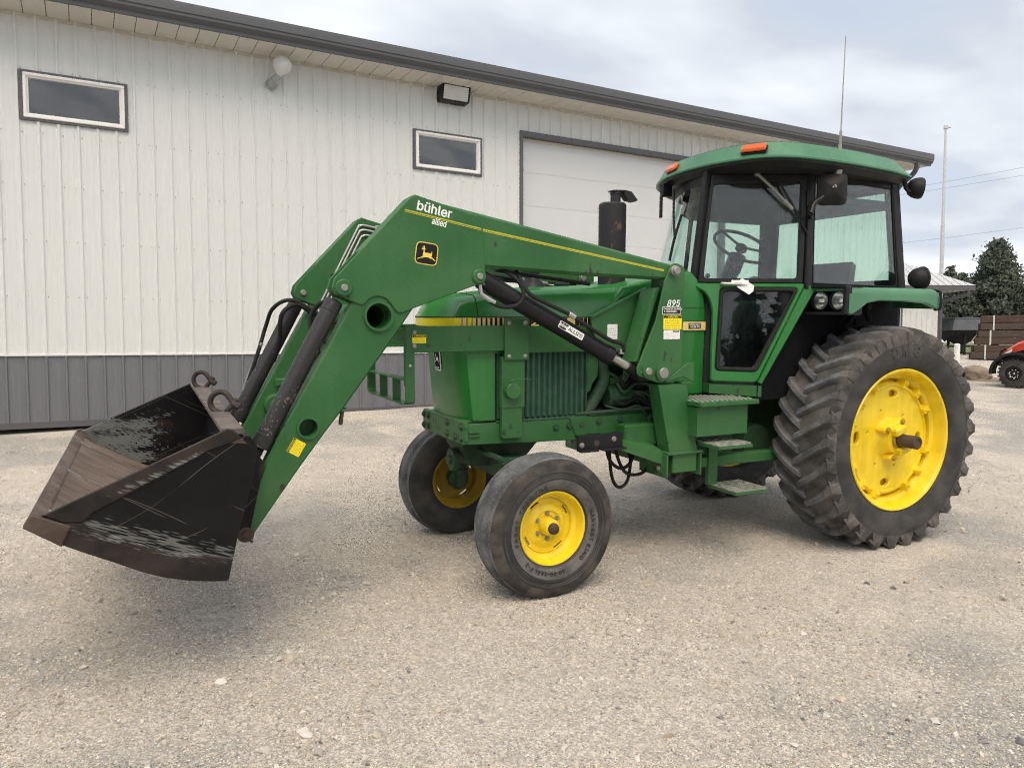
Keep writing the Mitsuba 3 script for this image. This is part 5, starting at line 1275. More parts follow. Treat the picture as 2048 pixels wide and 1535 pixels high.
# -- fenders
def zb(x): return float(np.interp(x, [-.34, -.335, -.20, .0, .28, .40, .46, .535, .62], [1.70, 1.705, 1.745, 1.757, 1.760, 1.742, 1.705, 1.668, 1.668]))
for s in (1, -1):
    f_ = (lambda m: m) if s > 0 else mir
    rings = []
    for x in (-.352, -.345, -.325, -.29, -.20, -.10, 0, .1, .2, .28, .34, .40, .46, .50, .535, .575):
        z_ = zb(x); dz = -.045 if x == -.352 else (-.022 if x == -.345 else (-.006 if x == -.325 else 0)); zt = 1.852 + dz; yo = 1.045 + dz * .5
        rings.append([(x, .615, zt), (x, .985, zt), (x, 1.018, zt - .006), (x, yo - .006, zt - .022), (x, yo, zt - .05), (x, yo, z_ + .006), (x, yo - .006, z_), (x, 1.012, z_), (x, 1.012, zt - .05), (x, .985, zt - .025), (x, .615, zt - .025)])
    fe = on('fender', f_(loft(rings)), GF, smooth=35)
    on('fender_tail', f_(cat(yzplate(rounded([(.66, 1.715), (1.036, 1.705), (1.036, 1.80), (1.01, 1.828), (.66, 1.828)], .02), -.362, -.350, b=.004))), GF, fe)
    on('tail_seal', f_(tube([(-.364, .70, 1.838), (-.364, 1.00, 1.838), (-.364, 1.036, 1.80), (-.364, 1.040, 1.72), (-.360, 1.02, 1.703), (-.33, 1.02, 1.703)], .011, 8, k=4)), 'm_rubber', fe)
    on('inner_wall', f_(cat(bx(-.35, .56, .612, .628, 1.50, 1.835, .003), tube([(.20, .80, 1.83), (.12, .84, 1.62)], .02, 8), tube([(.30, .80, 1.83), (.10, .70, 1.60)], .02, 8))), 'm_black_side', fe)
    on('mud_flap', f_(cat(bx(.30, .34, .62, 1.00, 1.70, 1.83, .004), tube([(-.1, .66, 1.82), (.22, .70, 1.56)], .03, 8), tube([(-.05, .72, 1.83), (.25, .78, 1.62)], .012, 8))), 'm_black_side', fe)
    # light housing at the front end
    hs = on('light_housing', f_(cat(yzplate([(.545, 1.660), (1.02, 1.660), (1.040, 1.672), (1.046, 1.846), (1.03, 1.858), (.665, 1.866), (.655, 1.866)], .548, .606, [[(.60, 1.682), (.995, 1.682), (1.012, 1.698), (1.016, 1.832), (1.004, 1.842), (.69, 1.848)]], b=.006),
                                    bx(.42, .43, .60, 1.02, 1.67, 1.85, .0), bx(.43, .55, .62, 1.02, 1.661, 1.672, 0), bx(.43, .55, .62, 1.02, 1.846, 1.852, 0), bx(.43, .55, 1.012, 1.02, 1.672, 1.846, 0), bx(.43, .55, .605, .615, 1.672, 1.846, 0))), BK, fe)
    for y in (.735, .893):
        hl = on('headlight', f_(lathe([(.060, .0), (.074, .0), (.078, .03), (.078, .075), (.068, .088), (.062, .078), (.060, .05)], (.435, y, 1.762), (1, .10, 0), 30, closed=True)), 'm_rubber', fe, smooth=40)
        on('reflector', f_(lathe([(0, .014), (.02, .016), (.045, .035), (.061, .064)], (.435, y, 1.762), (1, .10, 0), 28)), 'm_reflector', fe)
        on('headlight_lens', f_(lathe([(0, .082), (.03, .080), (.062, .066)], (.435, y, 1.762), (1, .10, 0), 28)), 'm_headlens', fe, smooth=60)
    c = np.array([-.36, s * .86, 1.935])
    on('tail_lamp', cat(cyl(c - [0, 0, .095], c - [0, 0, .05], .022, 12, r1=.03), lathe([(0, -.072), (.028, -.069), (.053, -.055), (.070, -.030), (.077, .0), (.078, .018), (.083, .020), (.084, .036), (.076, .042), (0, .046)], c, (-.93, .30 * s, .06), 30)), 'm_rubber', fe, smooth=50)

# -- step, battery box, rail
bt = on('step_box', cat(hull([(x, y, z) for x in (1.155, 1.585) for y in (.46, .745) for z in (.862, 1.055)])), GS)
on('box_lid', cat(bx(1.10, 1.60, .44, .80, 1.062, 1.095, .006)), GS, bt)
gp = []
for ix in range(12):
    for iy in range(8):
        x_, y_ = 1.125 + ix * .041 + (iy % 2) * .02, .462 + iy * .042
        gp.append(lathe([(.013, .0), (.011, .006), (.007, .006), (.006, 0)], (x_, y_, 1.095), (0, 0, 1), 8))
on('tread_grip', cat(*gp), 'm_steel_dull', bt, kind='stuff')


def grate(x0, x1, y0, y1, z):
    hol = []
    nx, ny = 4, 5
    for i in range(nx):
        for j in range(ny):
            cx, cy = x0 + (i + .5) * (x1 - x0) / nx, y0 + (j + .5) * (y1 - y0) / ny
            if j % 2: cx += .012
            hol.append([(cx - .014, cy - .018), (cx + .012, cy - .018), (cx + .018, cy), (cx + .012, cy + .018), (cx - .014, cy + .018), (cx - .019, cy)])
    pl_ = xyplate([(x0, y0), (x1, y0), (x1, y1 - .015), (x1 - .015, y1), (x0 + .015, y1), (x0, y1 - .015)], z - .012, z, hol, .003)
    rim_ = cat(bx(x0, x1, y1 - .006, y1 + .001, z - .03, z - .012, .001), bx(x0 - .001, x0 + .006, y0, y1, z - .03, z - .012, .001), bx(x1 - .006, x1 + .001, y0, y1, z - .03, z - .012, .001))
    return pl_, rim_


for (x0, x1, y0, y1, z, nm) in ((1.20, 1.49, .555, .852, .815, 'middle'), (1.05, 1.335, .565, .852, .495, 'lower')):
    a, b_ = grate(x0, x1, y0, y1, z)
    stp = on('step', a, 'm_grate', label=f'perforated {nm} step below the cab door'); on('step_edge', b_, GS, stp)
on('step_hanger', cat(bx(1.285, 1.365, .60, .612, .49, .80, .003), bx(1.285, 1.365, .56, .612, .775, .787, .002), bx(1.355, 1.365, .575, .612, .49, .80, .002)), GS)
on('brace_rail', cat(bx(.10, 1.52, .52, .60, .615, .685, .006)), GS)
on('right_brace_rail', mir(bx(.10, 1.52, .52, .60, .615, .685, .006)), GS)

# ------------------------------------------------------------------ the loader carried by the tractor
KNEE = [(3.471, 2.312), (3.50, 2.294), (3.918, 1.850), (3.932, 1.800), (3.915, 1.762), (3.886, 1.752), (3.828, 1.728), (3.779, 1.709), (3.762, 1.713), (3.738, 1.737), (3.715, 1.752), (3.686, 1.758), (3.647, 1.750), (3.615, 1.718), (3.592, 1.684), (3.573, 1.668), (3.549, 1.667), (3.48, 1.695), (3.132, 1.819), (3.075, 1.836), (3.050, 1.862), (3.050, 1.93), (3.052, 1.96), (3.063, 2.09), (3.078, 2.17), (3.10, 2.218)]
BOOM = [(3.460, 2.302), (2.959, 2.212), (1.728, 1.986), (1.690, 1.975), (1.672, 1.945), (1.69, 1.91), (1.767, 1.889), (2.342, 1.903), (3.12, 1.934), (3.3, 1.9)]
LOW = [(3.823, 1.725), (3.984, 1.438), (4.176, 1.107), (4.285, .907), (4.330, .795), (4.441, .535), (4.432, .500), (4.392, .491), (4.354, .530), (4.125, .844), (3.985, 1.026), (3.864, 1.175), (3.575, 1.561), (3.47, 1.71), (3.56, 1.80), (3.75, 1.80)]
HB, HS_ = (3.682, 1.651), (4.070, 1.064)
for s in (1, -1):
    f_ = (lambda m: m) if s > 0 else mir
    arm = on('loader_arm', f_(plate(BOOM, .505, .622, b=.014)), GS, smooth=25, label=('near' if s > 0 else 'far') + ' green loader arm bent at the knee')
    for y0_, y1_ in ((.613, .630), (.500, .515)): on('knee_plate', f_(plate(KNEE, y0_, y1_, b=.005)), GS, arm, smooth=25)
    on('knee_box', f_(plate([(3.471, 2.3125), (3.50, 2.2945), (3.775, 2.0025), (3.755, 1.735), (3.715, 1.752), (3.686, 1.758), (3.647, 1.750), (3.615, 1.718), (3.592, 1.684), (3.573, 1.668), (3.549, 1.667), (3.48, 1.695), (3.132, 1.819), (3.12, 1.90), (3.2, 2.24)], .504, .626, b=.010)), GS, arm, smooth=25)
    low = on('lower_arm', f_(cat(plate(LOW, .510, .618, [circ(HB, .0695, 36), circ(HS_, .0495, 32)], b=.010))), GS, arm, smooth=25)
    for c, ro, ri in ((HB, .082, .069), (HS_, .060, .049)):
        on('boss', f_(sh(pipe((c[0], .50, c[1]), (c[0], .637 if ro > .07 else .632, c[1]), ro, ri, 40), (0, 0, 0))), GS, arm)
        on('tube_hole', f_(lathe([(0, .0), (ri - .001, 0.0), (ri - .001, .004), (0, .004)], (c[0], .30, c[1]), (0, 1, 0), 36)), 'm_dark', arm)
    for (x, z, r_) in ((3.871, 1.800, .030), (3.094, 1.877, .026), (4.400, .537, .026)):
        on('pin', f_(cat(cyl((x, .48, z), (x, .66, z), .0185, 18, .003))), 'm_steel_dull' if x != 4.400 else 'm_rust', arm)
        on('pin_boss', f_(cat(cyl((x, .616, z), (x, .648, z), r_ + .016, 26, .006), cyl((x - .028, .63, z - .042), (x - .028, .644, z - .042), .008, 10))), GS if x != 4.400 else 'm_rust', arm)
    on('pin', f_(cat(cyl((1.726, .47, 1.944), (1.726, .690, 1.944), .026, 20, .004), cyl((1.726, .655, 1.944), (1.726, .672, 1.944), .034, 20))), 'm_steel_dull', arm)
    # bucket cylinder in front of the lower arm
    a, b_ = np.array([3.872, .565, 1.795]), np.array([4.306, .565, .972])
    u_ = (b_ - a) / np.linalg.norm(b_ - a)
    bc = on('bucket_cylinder', f_(cat(cyl(a + u_ * .07, b_, .048, 30, .006), cyl(a + u_ * .12, a + u_ * .135, .051, 30), cyl(b_ - u_ * .07, b_ + u_ * .004, .052, 30))), 'm_cylinder')
    on('rod', f_(cat(cyl(b_, b_ + u_ * .10, .024, 20), cyl(b_ + u_ * .08 + [0, -.03, 0], b_ + u_ * .08 + [0, .03, 0], .038, 22))), 'm_dark', bc)
    on('eye', f_(cyl(a + [0, -.045, 0], a + [0, .045, 0], .046, 24)), 'm_cylinder', bc)
    # lift cylinder
    a, b_ = np.array([3.085, .565, 1.880]), np.array([2.155, .565, 1.400]); pin = np.array([1.925, .565, 1.282])
    u_ = (b_ - a) / np.linalg.norm(b_ - a)
    lc = on('lift_cylinder', f_(cat(cyl(a + u_ * .03, b_, .056, 34, .006), cyl(b_ - u_ * .05, b_ + u_ * .006, .060, 30), cyl(a + [0, -.05, 0], a + [0, .05, 0], .050, 24))), 'm_black')
    on('rod', f_(cyl(b_, b_ + u_ * .155, .0285, 26)), 'm_steel', lc)
    on('clevis', f_(cat(cyl(b_ + u_ * .15, pin, .036, 20), cyl(pin + [0, -.045, 0], pin + [0, .045, 0], .050, 24))), 'm_rubber', lc)
    # tower: two plates, gusset, foot
    TW = [(1.744, 1.968), (1.735, 1.985), (1.712, 1.994), (1.688, 1.993), (1.650, 1.980), (1.628, 1.955), (1.628, 1.887), (1.636, 1.262), (1.70, 1.215), (1.825, 1.219), (1.975, 1.268), (1.99, 1.285), (1.992, 1.32), (1.851, 1.626), (1.786, 1.884)]
    tw = on('loader_tower', f_(cat(plate(TW, .622, .638, b=.004))), GS, smooth=25)
    on('inner_plate', f_(plate(TW, .478, .494, b=.004)), GS, tw)
    on('web', f_(cat(bx(1.640, 1.652, .494, .622, 1.25, 1.86, .002))), GS, tw)
    on('wing_plate', f_(cat(plate([(1.636, 1.255), (1.546, 1.215), (1.542, 1.342), (1.600, 1.345), (1.786, 1.222)], .640, .652, b=.003), bx(1.55, 1.64, .56, .65, 1.205, 1.217, .002))), GS, tw)
    for (x, z, r_) in ((1.920, 1.298, .024), (1.800, 1.283, .036)):
        on('tower_pin', f_(cyl((x, .46, z), (x, .672, z), r_, 24, .004)), 'm_steel_dull', tw)
        on('pin_collar', f_(cat(pipe((x, .636, z), (x, .660, z), r_ + .016, r_, 28))), GS, tw)
    on('retainer_bolt', f_(bolt((1.952, .638, 1.293), (0, 1, 0), .009, .01)), 'm_steel_dull', tw)
    on('gusset', f_(cat(plate([(2.240, 1.645), (1.815, 1.835), (1.76, 1.80), (1.78, 1.42), (2.165, 1.416), (2.225, 1.575)], .452, .464, b=.003), hull([(x, y, z) for x, z in ((2.247, 1.650), (2.243, 1.641), (1.815, 1.842), (1.811, 1.833)) for y in (.452, .488)]))), GS, tw)
    on('bent_plate', f_(cat(hull([(x + d_, y, z) for x, z in ((1.875, 1.83), (1.85, 1.83), (2.02, 1.36), (1.99, 1.36)) for y, d_ in ((.50, 0), (.61, -.02))]), hull([(x, y, z) for x, z in ((1.80, 1.838), (1.815, 1.838), (1.98, 1.36), (1.965, 1.36)) for y in (.47, .60)]))), GS, tw)
    # mast down to the frame
    on('mast', f_(hull([(1.600, .645, 1.205), (1.828, .645, 1.205), (1.600, .535, 1.205), (1.828, .535, 1.205), (1.505, .655, .755), (1.735, .655, .755), (1.505, .53, .755), (1.735, .53, .755)])), GS, tw)
    on('mast_foot', f_(cat(bx(1.465, 1.76, .33, .675, .738, .756, .003), bx(1.50, 1.70, .40, .650, .61, .738, .006), bx(1.752, 1.766, .36, .67, .585, .738, .003), bx(1.474, 1.488, .36, .67, .585, .738, .003), bx(1.45, 1.80, .22, .36, .66, .80, .01))), GS, tw)
    on('foot_bolt', f_(cat(*[bolt((1.488 + (.0 if True else 0), .60, z), (-1, 0, 0), .013, .012) for z in (.63, .70)], *[bolt((1.60, .65, z), (0, 1, 0), .012, .010) for z in ()], *[bolt((1.766, .58, z), (1, 0, 0), .014, .012) for z in (.64, .70)])), 'm_steel_dull', tw)
    mb = on('mount_arm', f_(cat(hull([(1.76, .46, .67), (1.76, .46, .80), (2.08, .42, .80), (2.08, .42, .87), (1.76, .62, .67), (1.76, .62, .76), (2.08, .56, .79), (2.08, .56, .83)]), bx(1.72, 1.98, .40, .50, .78, .93, .01))), GS, tw)
    on('side_bracket', f_(cat(bx(2.06, 2.40, .575, .590, .800, .900, .003), bx(2.06, 2.40, .550, .590, .888, .900, .003), bx(2.06, 2.24, .590, .64, .800, .812, .003), bx(2.27, 2.40, .590, .64, .800, .812, .003), bx(2.10, 2.20, .37, .55, .83, .87, .004))), BK, tw)
    for x, z in ((2.37, .84), (2.13, .865)): on('bracket_bolt', f_(bolt((x, .590, z), (0, 1, 0), .012, .010)), 'm_steel_dull', tw)
    on('bracket_hole', f_(cyl((2.26, .588, .845), (2.26, .592, .845), .020, 14)), 'm_rust', tw)
    on('bracket_slot', f_(cat(bx(2.29, 2.345, .588, .5915, .832, .848, .001))), 'm_dark', tw)
    # side beam in front of the tower, upright on the frame
    bm_ = on('side_beam', f_(cat(bx(2.70, 3.455, .405, .420, 1.437, 1.592, .003), bx(2.70, 3.455, .375, .405, 1.580, 1.592, .002), bx(2.70, 3.455, .375, .405, 1.437, 1.449, .002), bx(2.10, 2.67, .395, .405, 1.420, 1.576, .002))), GS)
    on('beam_plate', f_(plate([(2.835, 1.637), (2.668, 1.637), (2.668, 1.378), (2.835, 1.378)], .421, .437, b=.003)), GS, bm_)
    for x, z in ((3.412, 1.555), (3.412, 1.475), (2.806, 1.608), (2.695, 1.608), (2.806, 1.402), (2.695, 1.402)):
        y_ = .420 if x > 3 else .437
        on('carriage_bolt', f_(dome((x, y_, z), (0, 1, 0), .0155, .010)), 'm_steel_dull', bm_)
    up = on('upright', f_(cat(bx(2.688, 2.848, .405, .420, 1.08, 1.40, .003), bx(2.688, 2.848, .372, .405, 1.08, 1.40, .003), plate([(2.70, .885), (2.70, 1.085), (2.842, 1.085), (2.842, .90), (2.83, .885)], .374, .412, b=.004))), GS, bm_)
    on('support_tube', f_(cat(cyl((2.79, .40, 1.190), (2.79, .475, 1.190), .050, 30, .004), tube([(2.79, .462, 1.245), (2.82, .465, 1.25), (2.755, .465, 1.262), (2.70, .462, 1.262), (2.665, .46, 1.258)], .004, 6, k=3))), GS, up)
    on('upright_bolt', f_(bolt((2.83, .412, .93), (0, 1, 0), .012, .01)), GD, up)
    # rusty spots where the upright was hit
# front guard
def strap(path, x0, x1, t):                            # a flat bar bent along a path in the yz plane
    P_ = np.array(path, float); d_ = np.gradient(P_, axis=0); d_ /= np.linalg.norm(d_, axis=1, keepdims=True); n_ = np.c_[-d_[:, 1], d_[:, 0]] * t / 2
    return loft([[(x0, *(p + n)), (x1, *(p + n)), (x1, *(p - n)), (x0, *(p - n))] for p, n in zip(P_, n_)])


gd = on('grille_guard', cat(bx(3.432, 3.462, -.42, .42, 1.495, 1.580, .003), *[plate([(3.412, 1.437), (3.412, 1.165), (3.420, 1.145), (3.470, 1.145), (3.470, 1.437)], s * .418 - .005, s * .418 + .005, b=.002) for s in (1, -1)],
    strap([(.418, 1.20), (.418, 1.165), (.410, 1.147), (.395, 1.137), (.36, 1.132), (-.36, 1.132), (-.395, 1.137), (-.410, 1.147), (-.418, 1.165), (-.418, 1.20)], 3.412, 3.470, .009)), GS)
on('guard_rail', cat(bx(3.412, 3.470, -.413, .413, 1.272, 1.282, .002)), GS, gd)
for y in (-.125, .155): on('guard_bar', bx(3.415, 3.467, y - .004, y + .004, 1.137, 1.272, .002), GS, gd)
on('guard_angle', cat(bx(3.43, 3.47, .390, .424, 1.24, 1.60, .003)), GS, gd)
on('guard_bolt', cat(dome((3.44, .424, 1.36), (0, 1, 0), .010, .006)), 'm_steel', gd)
# cross tubes between the arms
on('cross_tube', pipe((HB[0], -.51, HB[1]), (HB[0], .51, HB[1]), .070, .064, 36), GS)
on('cross_tube', cat(pipe((HS_[0], -.51, HS_[1]), (HS_[0], .51, HS_[1]), .052, .046, 32), cyl((HS_[0], -.51, HS_[1]), (HS_[0], -.40, HS_[1]), .075, 28), cyl((HS_[0], .40, HS_[1]), (HS_[0], .51, HS_[1]), .075, 28)), GS)
on('rear_cross_tube', cat(bx(1.55, 1.70, -.50, .50, .62, .72, .006)), GS)
on('stop_block', cat(bx(4.0, 4.07, -.50, -.42, 1.19, 1.24, .008)), GS)
on('parking_pin', cat(cyl((3.875, .56, 1.135), (3.885, .56, 1.06), .012, 12), trimesh.creation.torus(.018, .0025, 16, 6).apply_translation((3.87, .565, 1.15))), 'm_rust')

# writing and marks on the loader
sp_ = np.array([3.534, 2.226]); ep_ = np.array([3.074, 2.147])
def strip(p, q, w, y, h=.0012): return plate([p, q, (q[0], q[1] - w), (p[0], p[1] - w)], y, y + h, b=0.0001)
LA = 'tractor__loader_arm'
on('stripe', cat(strip((3.530, 2.230), (3.078, 2.150), .006, .6301), strip((3.530, 2.220), (3.078, 2.140), .0035, .6301), strip((3.064, 2.148), (1.785, 1.952), .0075, .6221), strip((3.064, 2.137), (1.785, 1.943), .004, .6221)), 'm_stripe', LA)
rd = np.array([3.279 - 3.467, 0, 2.193 - 2.229])
on('lettering', cat(put(text('bühler', .050, .0014, True, 1.02), (3.468, .6305, 2.2335), rd, UP), put(text('allied', .034, .0014, True, .74), (3.378, .6305, 2.160), rd, UP)), 'm_white', LA)
eo, er, eu = np.array([3.480, .6302, 1.942]), np.array([3.349 - 3.480, 0, 1.926 - 1.942]), np.array([3.465 - 3.480, 0, 2.062 - 1.942])
ew, eh = np.linalg.norm(er), .122
on('emblem', put(slab(rounded([(0, 0), (ew, 0), (ew * .99, eh), (ew * .01, eh)], .030), 0, .0015, b=.0003), eo, er, eu), 'm_decal_yellow', LA)
on('emblem_field', put(slab(rounded([(.005, .005), (ew - .005, .005), (ew * .99 - .005, eh - .005), (ew * .01 + .005, eh - .005)], .026), .0015, .0024, b=.0002), eo, er, eu), 'm_dark', LA)
on('emblem_deer', put(cat(*[slab([(u * ew, (1 - v) * eh - .004) for u, v in q], .0024, .0034, b=.0001) for q in (DEER, HORN)]), eo, er, eu), 'm_decal_yellow', LA)


def sticker(name, par, o, r, u, w, h, head='CAUTION', body='m_caution', lines=5, headfrac=.22, turn=0):
    r = np.asarray(r, float) / np.linalg.norm(r); u = np.asarray(u, float); u = u - r * (u @ r); u /= np.linalg.norm(u); o = np.asarray(o, float)
    k = on(name, put(slab(rrect(0, w, 0, h, .003, 2), 0, .0012, b=.0002), o, r, u), body, par)
    if head:
        on(name + '_header', put(slab([(.002, h * (1 - headfrac)), (w - .002, h * (1 - headfrac)), (w - .002, h - .002), (.002, h - .002)], .0012, .0018, b=.0001), o, r, u), 'm_dark' if body != 'm_white' else 'm_orange', par)
        t = text(head, h * headfrac * .55, .0006, True, 1.0); wd_ = t.bounds[1, 0]
        on(name + '_lettering', put(cat(sh(t, (w * .56 - wd_ / 2, h * (1 - headfrac) + h * headfrac * .2, .0018)), slab([(w * .56 - wd_ / 2 - h * headfrac * .8, h * (1 - headfrac) + h * headfrac * .2), (w * .56 - wd_ / 2 - h * headfrac * .2, h * (1 - headfrac) + h * headfrac * .2), (w * .56 - wd_ / 2 - h * headfrac * .5, h * (1 - headfrac) + h * headfrac * .75)], .0018, .0024, b=.0001)), o, r, u), 'm_caution' if body == 'm_caution' else 'm_white', par)
    g = wr(hash_(name)); ls = []
    for i in range(lines):
        y_ = h * (1 - headfrac) * (1 - (i + .8) / (lines + .6)); x_ = w * .08; e_ = w * g.uniform(.75, .93)
        while x_ < e_:
            d_ = w * g.uniform(.05, .14); ls.append(slab([(x_, y_), (min(x_ + d_, e_), y_), (min(x_ + d_, e_), y_ + h * .022), (x_, y_ + h * .022)], .0012, .0016, b=.0001)); x_ += d_ + w * .025
    if ls: on(name + '_print', put(cat(*ls), o, r, u), 'm_print', par)
    return k


def hash_(s): return sum(ord(c) * (i + 3) for i, c in enumerate(s)) % 9973


sticker('caution_sticker', 'tractor__side_beam', (3.425, .4201, 1.492), LEFT, UP, .085, .050, lines=4, headfrac=.3)
sticker('warning_sticker', LA, (4.123, .6181, .911), (-.041, 0, .068), (.065, 0, .031), .080, .072, lines=5, headfrac=.2)
TWK = 'tractor__loader_tower'
on('tower_number', put(text('895', .040, .0012, True, 1.0, .22), (1.772, .6382, 1.716), LEFT, UP), 'm_white', TWK)
on('dealer_plate', put(slab(rrect(0, .152, 0, .050, .004, 2), 0, .001, b=.0002), (1.806, .6381, 1.662), LEFT, UP), 'm_white', TWK)
on('dealer_field', put(slab(rrect(.004, .148, .004, .046, .003, 2), .001, .0018, b=.0002), (1.806, .6381, 1.662), LEFT, UP), 'm_dark', TWK)
on('dealer_lettering', cat(put(text('FARMERS SUPPLY', .0105, .0008, True, 1.18), (1.796, .6399, 1.693), LEFT, UP), put(text('SALES INC.', .0115, .0008, True), (1.774, .6399, 1.676), LEFT, UP), put(text('0             0', .010, .0008, True, 1.2), (1.793, .6399, 1.677), LEFT, UP)), 'm_white', TWK)
sticker('caution_sticker', TWK, (1.794, .6381, 1.566), LEFT, UP, .148, .091, lines=6, headfrac=.2)
sticker('notice_sticker', TWK, (1.790, .6381, 1.502), LEFT, UP, .132, .060, head=None, body='m_white', lines=3)
on('notice_header', put(slab([(.072, .046), (.126, .046), (.126, .055), (.072, .055)], .0012, .0018, b=.0001), (1.790, .6381, 1.502), LEFT, UP), 'm_rust', TWK)
sticker('paper_sticker', TWK, (2.110, .4642, 1.500), LEFT, UP, .078, .098, head=None, body='m_white', lines=5)
LCK = 'tractor__lift_cylinder'
a, b_ = np.array([3.085, .565, 1.880]), np.array([2.155, .565, 1.400]); u_ = (b_ - a) / np.linalg.norm(b_ - a); un = np.cross(u_, (0, 1, 0)); un = un if un[2] > 0 else -un
on('maker_plate', put(slab(rrect(0, .165, -.021, .021, .005, 2), -.004, .0012, b=.0004), a + u_ * .62 + [0, .0565, 0], u_, un), 'm_white', LCK)
on('maker_lettering', cat(put(text('ALLIED', .021, .0008, True, 1.1), a + u_ * .664 + [0, .0577, 0] - un * .010, u_, un)), 'm_dark', LCK)
on('maker_field', put(slab([(0.002, -.019), (.052, -.019), (.062, .019), (0.002, .019)], .0012, .0018, b=.0001), a + u_ * .598 + [0, .0562, 0], u_, un), 'm_dark', LCK)
on('maker_name', put(text('bühler', .020, .0008, True, .8), a + u_ * .600 + [0, .0580, 0] - un * .008, u_, un), 'm_white', LCK)
on('maker_frame', put(slab(rrect(-.004, .066, -.022, .022, .004, 2), -.003, .0011, b=.0002), a + u_ * .598 + [0, .0562, 0], u_, un), 'm_white', LCK)

# hydraulic lines and hoses
hy = []
for P_ in ([(2.2, 2.02), (3.2, 2.212), (3.372, 2.244), (3.463, 2.259), (3.489, 2.25), (3.509, 2.222), (3.735, 1.781), (3.78, 1.69)], [(2.2, 1.99), (3.2, 2.182), (3.388, 2.218), (3.458, 2.228), (3.483, 2.219), (3.501, 2.193), (3.70, 1.805), (3.76, 1.685)], [(2.2, 1.96), (3.2, 2.150), (3.39, 2.184), (3.446, 2.193), (3.472, 2.183), (3.489, 2.159), (3.66, 1.825), (3.73, 1.685)]):
    hy.append(tube(smoothpath([(x, -.490, z) for x, z in P_], 4), .0085, 8))
ly = on('hydraulic_line', cat(hy[0]), 'm_steel'); on('hydraulic_line', hy[1], 'm_steel'); on('hydraulic_line', hy[2], 'm_steel')
on('line_clamp', cat(bx(3.345, 3.38, -.50, -.476, 2.165, 2.262, .003)), 'm_galv', ly); on('line_clamp', bx(3.60, 3.685, -.50, -.477, 1.90, 1.925, .003), 'm_rubber', ly)
on('line_fitting', cat(*[cyl((3.785 - .02 * k, -.493, 1.69), (3.812 - .02 * k, -.493, 1.64), .014, 8) for k in range(3)], cyl((3.75, -.48, 1.64), (3.70, -.40, 1.62), .016, 8)), 'm_steel', ly)
for P_, r_ in (([(3.80, -.48, 1.65), (3.92, -.46, 1.72), (4.02, -.44, 1.66), (4.03, -.50, 1.50), (4.06, -.56, 1.35)], .014), ([(3.78, -.47, 1.66), (3.95, -.47, 1.75), (4.06, -.52, 1.70), (4.10, -.60, 1.58), (4.15, -.60, 1.42), (4.22, -.60, 1.22)], .013),
               ([(3.86, .50, 1.70), (3.95, .42, 1.72), (4.00, .38, 1.62), (3.97, .42, 1.46), (3.99, .48, 1.36)], .014), ([(3.82, .45, 1.60), (3.90, .36, 1.62), (3.95, .33, 1.56), (3.90, .36, 1.50), (3.84, .44, 1.53)], .013)):
    on('hose', tube(P_, r_, 10, k=7), 'm_rubber')
on('cylinder_pipe', cat(tube([(4.13, -.60, 1.47), (4.20, -.615, 1.30), (4.25, -.62, 1.17), (4.27, -.61, 1.06), (4.31, -.58, 1.0)], .007, 8, k=4)), 'm_steel_dull', 'tractor__bucket_cylinder_001')
on('cylinder_fitting', cat(cyl((4.13, -.60, 1.47), (4.155, -.605, 1.41), .014, 10)), 'm_steel', 'tractor__bucket_cylinder_001')
for P_ in ([(3.06, .60, 1.80), (3.02, .61, 1.745), (2.94, .62, 1.705), (2.84, .625, 1.72), (2.80, .62, 1.79), (2.84, .60, 1.87), (2.93, .55, 1.94)], [(2.82, .55, 1.93), (2.80, .60, 1.85), (2.76, .63, 1.78), (2.66, .635, 1.73), (2.50, .635, 1.665), (2.46, .635, 1.645)], [(2.45, .625, 1.64), (2.36, .628, 1.59), (2.20, .628, 1.505), (2.10, .62, 1.475), (2.085, .62, 1.44), (2.09, .60, 1.42)]):
    on('hose', tube(P_, .0125, 10, k=7), 'm_rubber')
on('hose_fitting', cat(tube([(3.075, .60, 1.83), (3.07, .605, 1.78), (3.02, .612, 1.745), (2.985, .618, 1.728)], .0135, 8), cyl((2.50, .635, 1.667), (2.455, .635, 1.643), .017, 8), cyl((2.09, .60, 1.445), (2.09, .60, 1.41), .02, 12)), 'm_steel')
for P_ in ([(2.08, .42, .79), (2.06, .43, .70), (2.01, .44, .645), (1.95, .44, .63), (1.89, .44, .67), (1.85, .42, .76)], [(2.00, .40, .79), (1.98, .42, .69), (1.93, .43, .60), (1.85, .44, .575), (1.77, .44, .60), (1.73, .42, .68)], [(2.03, .38, .78), (2.02, .39, .62), (2.0, .40, .53), (1.95, .40, .49), (1.89, .40, .53), (1.86, .39, .66), (1.87, .36, .76)]):
    on('hose', tube(P_, .0115, 10, k=7), 'm_rubber')
for P_ in ([(2.9, -.44, 1.98), (2.4, -.43, 1.93), (2.1, -.42, 1.88), (1.9, -.40, 1.80)], [(2.7, -.46, 1.92), (2.3, -.44, 1.90), (1.95, -.42, 1.85), (1.85, -.40, 1.78)], [(2.9, .44, 1.93), (2.6, .40, 1.90), (2.2, .38, 1.86)]):
    on('hose', tube(P_, .013, 10, k=6), 'm_rubber')
on('line_fitting', cat(*[cyl((2.35 - .1 * k, -.435, 1.925 - .012 * k), (2.27 - .1 * k, -.43, 1.912 - .012 * k), .017, 8) for k in range(3)]), 'm_steel', ly)

